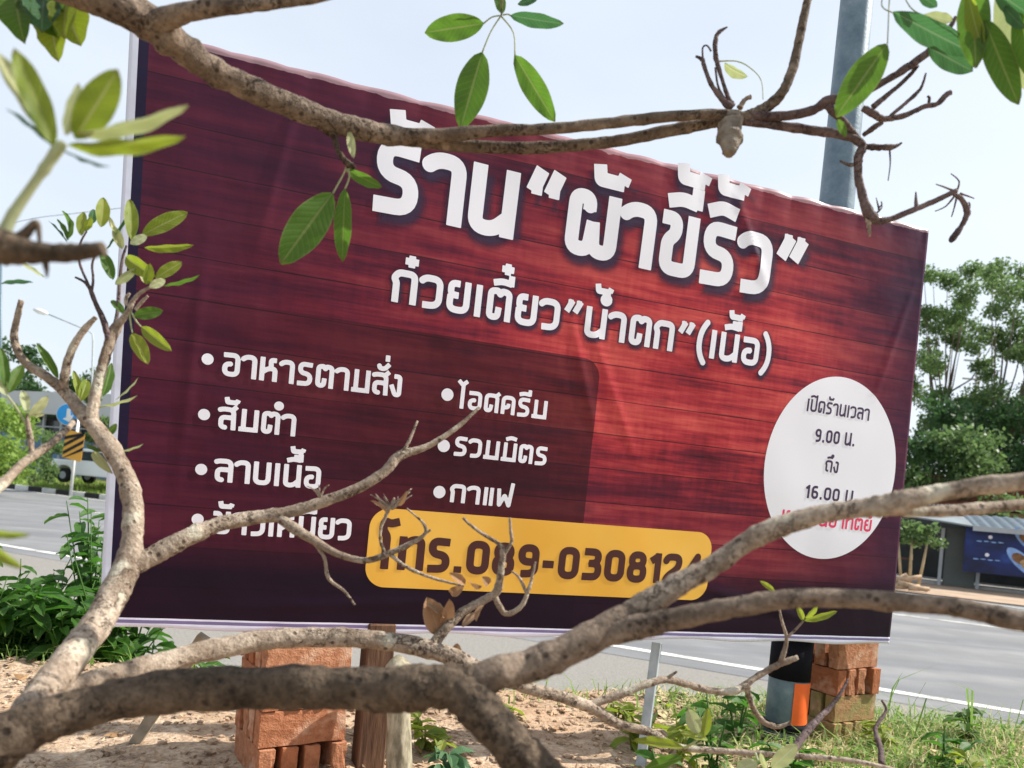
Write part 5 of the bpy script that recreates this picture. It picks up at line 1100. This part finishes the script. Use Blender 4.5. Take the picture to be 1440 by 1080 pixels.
# signs on the verge
sp_ = RP(0, 0); d_s = 33.0
sb = P(101, 676, d_s); sb.z = vz(sb.x, sb.y); sg = thing('road_sign', sb, 'white post with round blue arrow sign above a yellow and black striped board', 'sign')
toc = Matrix.Rotation(math.atan2(-sb.x, sb.y) * -1.0 * -1, 3, 'Z')
WPOST = plain('white_post', (.75, .75, .73), .6, .3, .08, 5)
bm = bmesh.new(); tube(bm, sb, sb + Vector((.05, 0, 3.35)), .06); part('post', bm, WPOST, sg)
cz = P(97, 583, d_s); m = N('sign_blue', .4, .5); m.col((.015, .30, .72)); SB = m.m
def facing(bm, c0, pts, th=.02, yo=0.0):
    rt = Vector((math.cos(R(12)), math.sin(R(12)), 0)); nv = Vector((rt.y, -rt.x, 0)); f_ = [bm.verts.new(c0 + rt * x + Vector((0, 0, y)) + nv * (yo + th)) for x, y in pts]; b_ = [bm.verts.new(c0 + rt * x + Vector((0, 0, y)) + nv * yo) for x, y in pts]
    bm.faces.new(f_); bm.faces.new(b_[::-1]); n_ = len(pts)
    for k in range(n_): bm.faces.new((f_[k], b_[k], b_[(k + 1) % n_], f_[(k + 1) % n_]))
bm = bmesh.new(); facing(bm, cz, circ(0, 0, .44, 28)[:-1], .02, .07); part('blue_disc', bm, SB, sg)
bm = bmesh.new(); facing(bm, cz, circ(0, 0, .44, 28)[:-1], .012, .055); bmesh.ops.scale(bm, verts=bm.verts, vec=(1.07, 1, 1.07), space=Matrix.Translation(-cz)); part('white_rim', bm, WPOST, sg)
bm = bmesh.new()
facing(bm, cz, [(-.06, .24), (.06, .24), (.10, -.06), (.20, .0), (.12, -.34), (-.20, -.2), (-.07, -.14)], .006, .092); part('white_arrow', bm, WPOST, sg)
cb = P(104.5, 627, d_s); m = N('sign_yellow', .5, .4); m.col((.75, .38, .06)); SY = m.m
bm = bmesh.new(); facing(bm, cb, rp([(-.40, -.52), (.34, -.66), (.40, .55), (-.34, .66), (-.40, -.52)], .12)[:-1], .02, .08); part('striped_board', bm, SY, sg)
for k in range(4):
    y0 = -.62 + k * .31; bm = bmesh.new(); facing(bm, cb, [(-.385, max(-.54, y0 - .10)), (.375, min(.50, y0 + .44)), (.38, min(.60, y0 + .60)), (-.375, y0 + .06)], .006, .102); part('black_stripe', bm, KB, sg)
# pickup truck
TW = plain('truck_paint', (.86, .88, .90), .25, .6, .04, 2); GLS = plain('truck_glass', (.03, .04, .05), .1, .7, .1, 2); TY = plain('tyre', (.02, .02, .02), .9, .2, .2, 5)
tr0 = P(126, 681, 38.5); TK = thing('pickup_truck', Vector((tr0.x, tr0.y, .55)), 'white pickup truck parked behind the striped sign board, its front hidden by the banner', 'pickup truck')
tq = Matrix.Rotation(R(-14), 4, 'Z'); TM = Matrix.Translation((tr0.x, tr0.y, .55)) @ tq
def tpart(name, prof, hw, mat, bev=.04, y0=0):
    bm = bmesh.new(); f_ = [bm.verts.new((x, -hw + y0, z)) for x, z in prof]; fa = bm.faces.new(f_); r_ = bmesh.ops.extrude_face_region(bm, geom=[fa]); bmesh.ops.translate(bm, verts=[v for v in r_['geom'] if isinstance(v, bmesh.types.BMVert)], vec=(0, 2 * hw, 0))
    bmesh.ops.recalc_face_normals(bm, faces=bm.faces)
    if bev: bmesh.ops.bevel(bm, geom=list(bm.edges), offset=bev, segments=2, affect='EDGES')
    bmesh.ops.transform(bm, matrix=TM, verts=bm.verts); return part(name, bm, mat, TK)
tpart('body', [(-1.55, .42), (-1.25, .42), (-1.15, .72), (-.95, .84), (-.6, .84), (-.4, .72), (-.3, .42), (1.9, .42), (2.0, .72), (2.2, .84), (2.55, .84), (2.75, .72), (2.85, .42), (3.5, .45), (3.55, .85), (3.3, 1.02), (2.3, 1.12), (1.35, 1.14), (-1.6, 1.10)], .88, TW)
tpart('cabin', [(-.15, 1.1), (2.05, 1.1), (1.35, 1.66), (.95, 1.72), (.15, 1.72), (-.05, 1.6)], .78, TW)
tpart('side_window', [(.05, 1.15), (.85, 1.15), (.85, 1.58), (.18, 1.58)], .81, GLS, .0); tpart('front_window', [(.93, 1.15), (1.72, 1.15), (1.28, 1.58), (.93, 1.58)], .81, GLS, .0)
for x in (-.78, 2.38):
    for y in (-.78, .78):
        bm = bmesh.new(); sweep(bm, [(x, y - .11, .36, .30), (x, y - .10, .36, .36), (x, y + .10, .36, .36), (x, y + .11, .36, .30)], 20); bmesh.ops.transform(bm, matrix=TM, verts=bm.verts); w_ = part('wheel', bm, TY, TK)
        bm = bmesh.new(); sweep(bm, [(x, y - .125, .36, .18), (x, y + .125, .36, .18)], 14); bmesh.ops.transform(bm, matrix=TM, verts=bm.verts); o = obj('rim', bm, FR); under(o, w_)
tpart('tail_light', [(-1.62, .8), (-1.56, .8), (-1.56, 1.0), (-1.62, 1.0)], .86, plain('red_lens', (.5, .02, .02), .3, .5), 0)
# left building
bb = P(85, 640, 56); BU = thing('long_building', (bb.x, bb.y, .5), 'long low building with pale roof fascia and blue lower wall beyond the far verge', 'building')
bs, bt = RT(Vector((bb.x, bb.y, 0))); GF = plain('fascia', (.50, .52, .54), .7, .3, .06, .5); BLW = plain('blue_wall', (.10, .20, .32), .7, .3, .15, .8)
zt = P(85, 551, 56).z; zf = P(85, 583, 56).z; zl = P(85, 612, 56).z
def bx2(name, s, t, z0, z1, ds, dt, mat): 
    bm = bmesh.new(); box(bm, RP(bs + s, bt + t, (z0 + z1) / 2), (ds, dt, z1 - z0), RQ); return part(name, bm, mat, BU)
bx2('roof_fascia', 2, .2, zf, zt, 26, .3, GF); bx2('roof', 2, 4.6, zt - .3, zt - .05, 26, 8.4, GF)
bx2('back_wall', 2, 2.4, .5, zf - .02, 25.6, .2, DK); bx2('lower_wall', 2, .6, .5, zl, 25.6, .16, BLW)
for k in range(14): bx2('post', -10.6 + k * 1.95, .5, .5, zf - .01, .16, .16, FR)
for k in range(13):
    w_ = bx2('window', -9.6 + k * 1.95, 2.2, zl + .3, zf - .3, 1.3, .08, GLS)
bx2('rail', 2, .45, zl + .55, zl + .62, 25.4, .05, FR)
# left vegetation
tree(Vector((*P(2, 640, 31).xy, .5)), 2.9, 1.5, 4200, .18, FOL3, 'bright green bush at the left edge beyond the road', 'bush', 'verge_bush', .08, 22, 51, 2, 'bushes on the far verge', .05, .4)
tree(Vector((*P(50, 650, 36).xy, .5)), 2.4, 1.2, 2200, .16, FOL1, 'green bush left of the striped sign board', 'bush', 'verge_bush', .08, 16, 52, 2, 'bushes on the far verge', .04, .4)
tree(Vector((*P(70, 650, 37).xy, .5)), 2.2, .7, 1200, .16, FOL1, 'narrow bush directly behind the white sign post', 'bush', 'verge_bush', .08, 14, 53, 2, 'bushes on the far verge', .04, .4)
tree(Vector((*P(128, 640, 50).xy, .5)), 5.4, 1.2, 1600, .22, FOL1, 'slim tree behind the pickup truck', 'tree', 'verge_tree', .35, 14, 54, 4, None, .06, .4)
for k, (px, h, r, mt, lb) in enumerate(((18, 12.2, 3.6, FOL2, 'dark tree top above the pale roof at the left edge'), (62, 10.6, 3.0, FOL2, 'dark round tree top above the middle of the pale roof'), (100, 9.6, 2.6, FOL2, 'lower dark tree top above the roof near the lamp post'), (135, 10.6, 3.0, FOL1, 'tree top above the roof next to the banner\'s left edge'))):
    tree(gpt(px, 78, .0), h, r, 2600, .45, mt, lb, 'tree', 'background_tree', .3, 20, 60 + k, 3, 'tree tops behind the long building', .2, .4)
rg_ = random.Random(5)
for k, px in enumerate(range(170, 1260, 130)):
    pass
# street lamp and far pole, wires
lb_ = gpt(128, 62, .5); ltop = P(131, 468, 62); LP = thing('street_lamp', lb_, 'slim grey street lamp with a long arm against the sky left of the banner', 'street lamp')
bm = bmesh.new(); l1 = P(131, 480, 62); l2 = P(130, 470, 62); l3 = P(124, 465, 62); l4 = P(66, 441, 62)
sweep(bm, [(*lb_, .11), (*lb_.lerp(l1, .5), .09), (*l1, .07), (*l2, .06), (*l3, .055), (*l4, .045)], 8); part('pole', bm, FR, LP)
bm = bmesh.new(); h0, h1 = P(68, 442, 62), P(48, 434, 62); sweep(bm, [(*h0, .05), (*h0.lerp(h1, .25), .22), (*h0.lerp(h1, .7), .26), (*h1, .12)], 10); bmesh.ops.scale(bm, verts=bm.verts, vec=(1, 1, .8), space=Matrix.Translation(-h0)); part('lamp_head', bm, WPOST, LP)
pz = gpt(2, 40, .5); PL = thing('grey_pole', pz, 'thin grey pole at the very left edge of the picture', 'pole'); bm = bmesh.new(); tube(bm, pz, P(2, 320, 40), .07, .06, 8); part('shaft', bm, GALV, PL)
wr = thing('overhead_wire', P(-40, 330, 40), 'thin dark overhead wire crossing the sky behind the left leaves', 'wire'); bm = bmesh.new(); sweep(bm, [(*P(-200, 340, 40), .012), (*P(2, 316, 40), .012), (*P(60, 305, 39), .012), (*P(115, 299, 38), .012), (*P(260, 282, 36), .012)], 5); part('cable', bm, KB, wr)
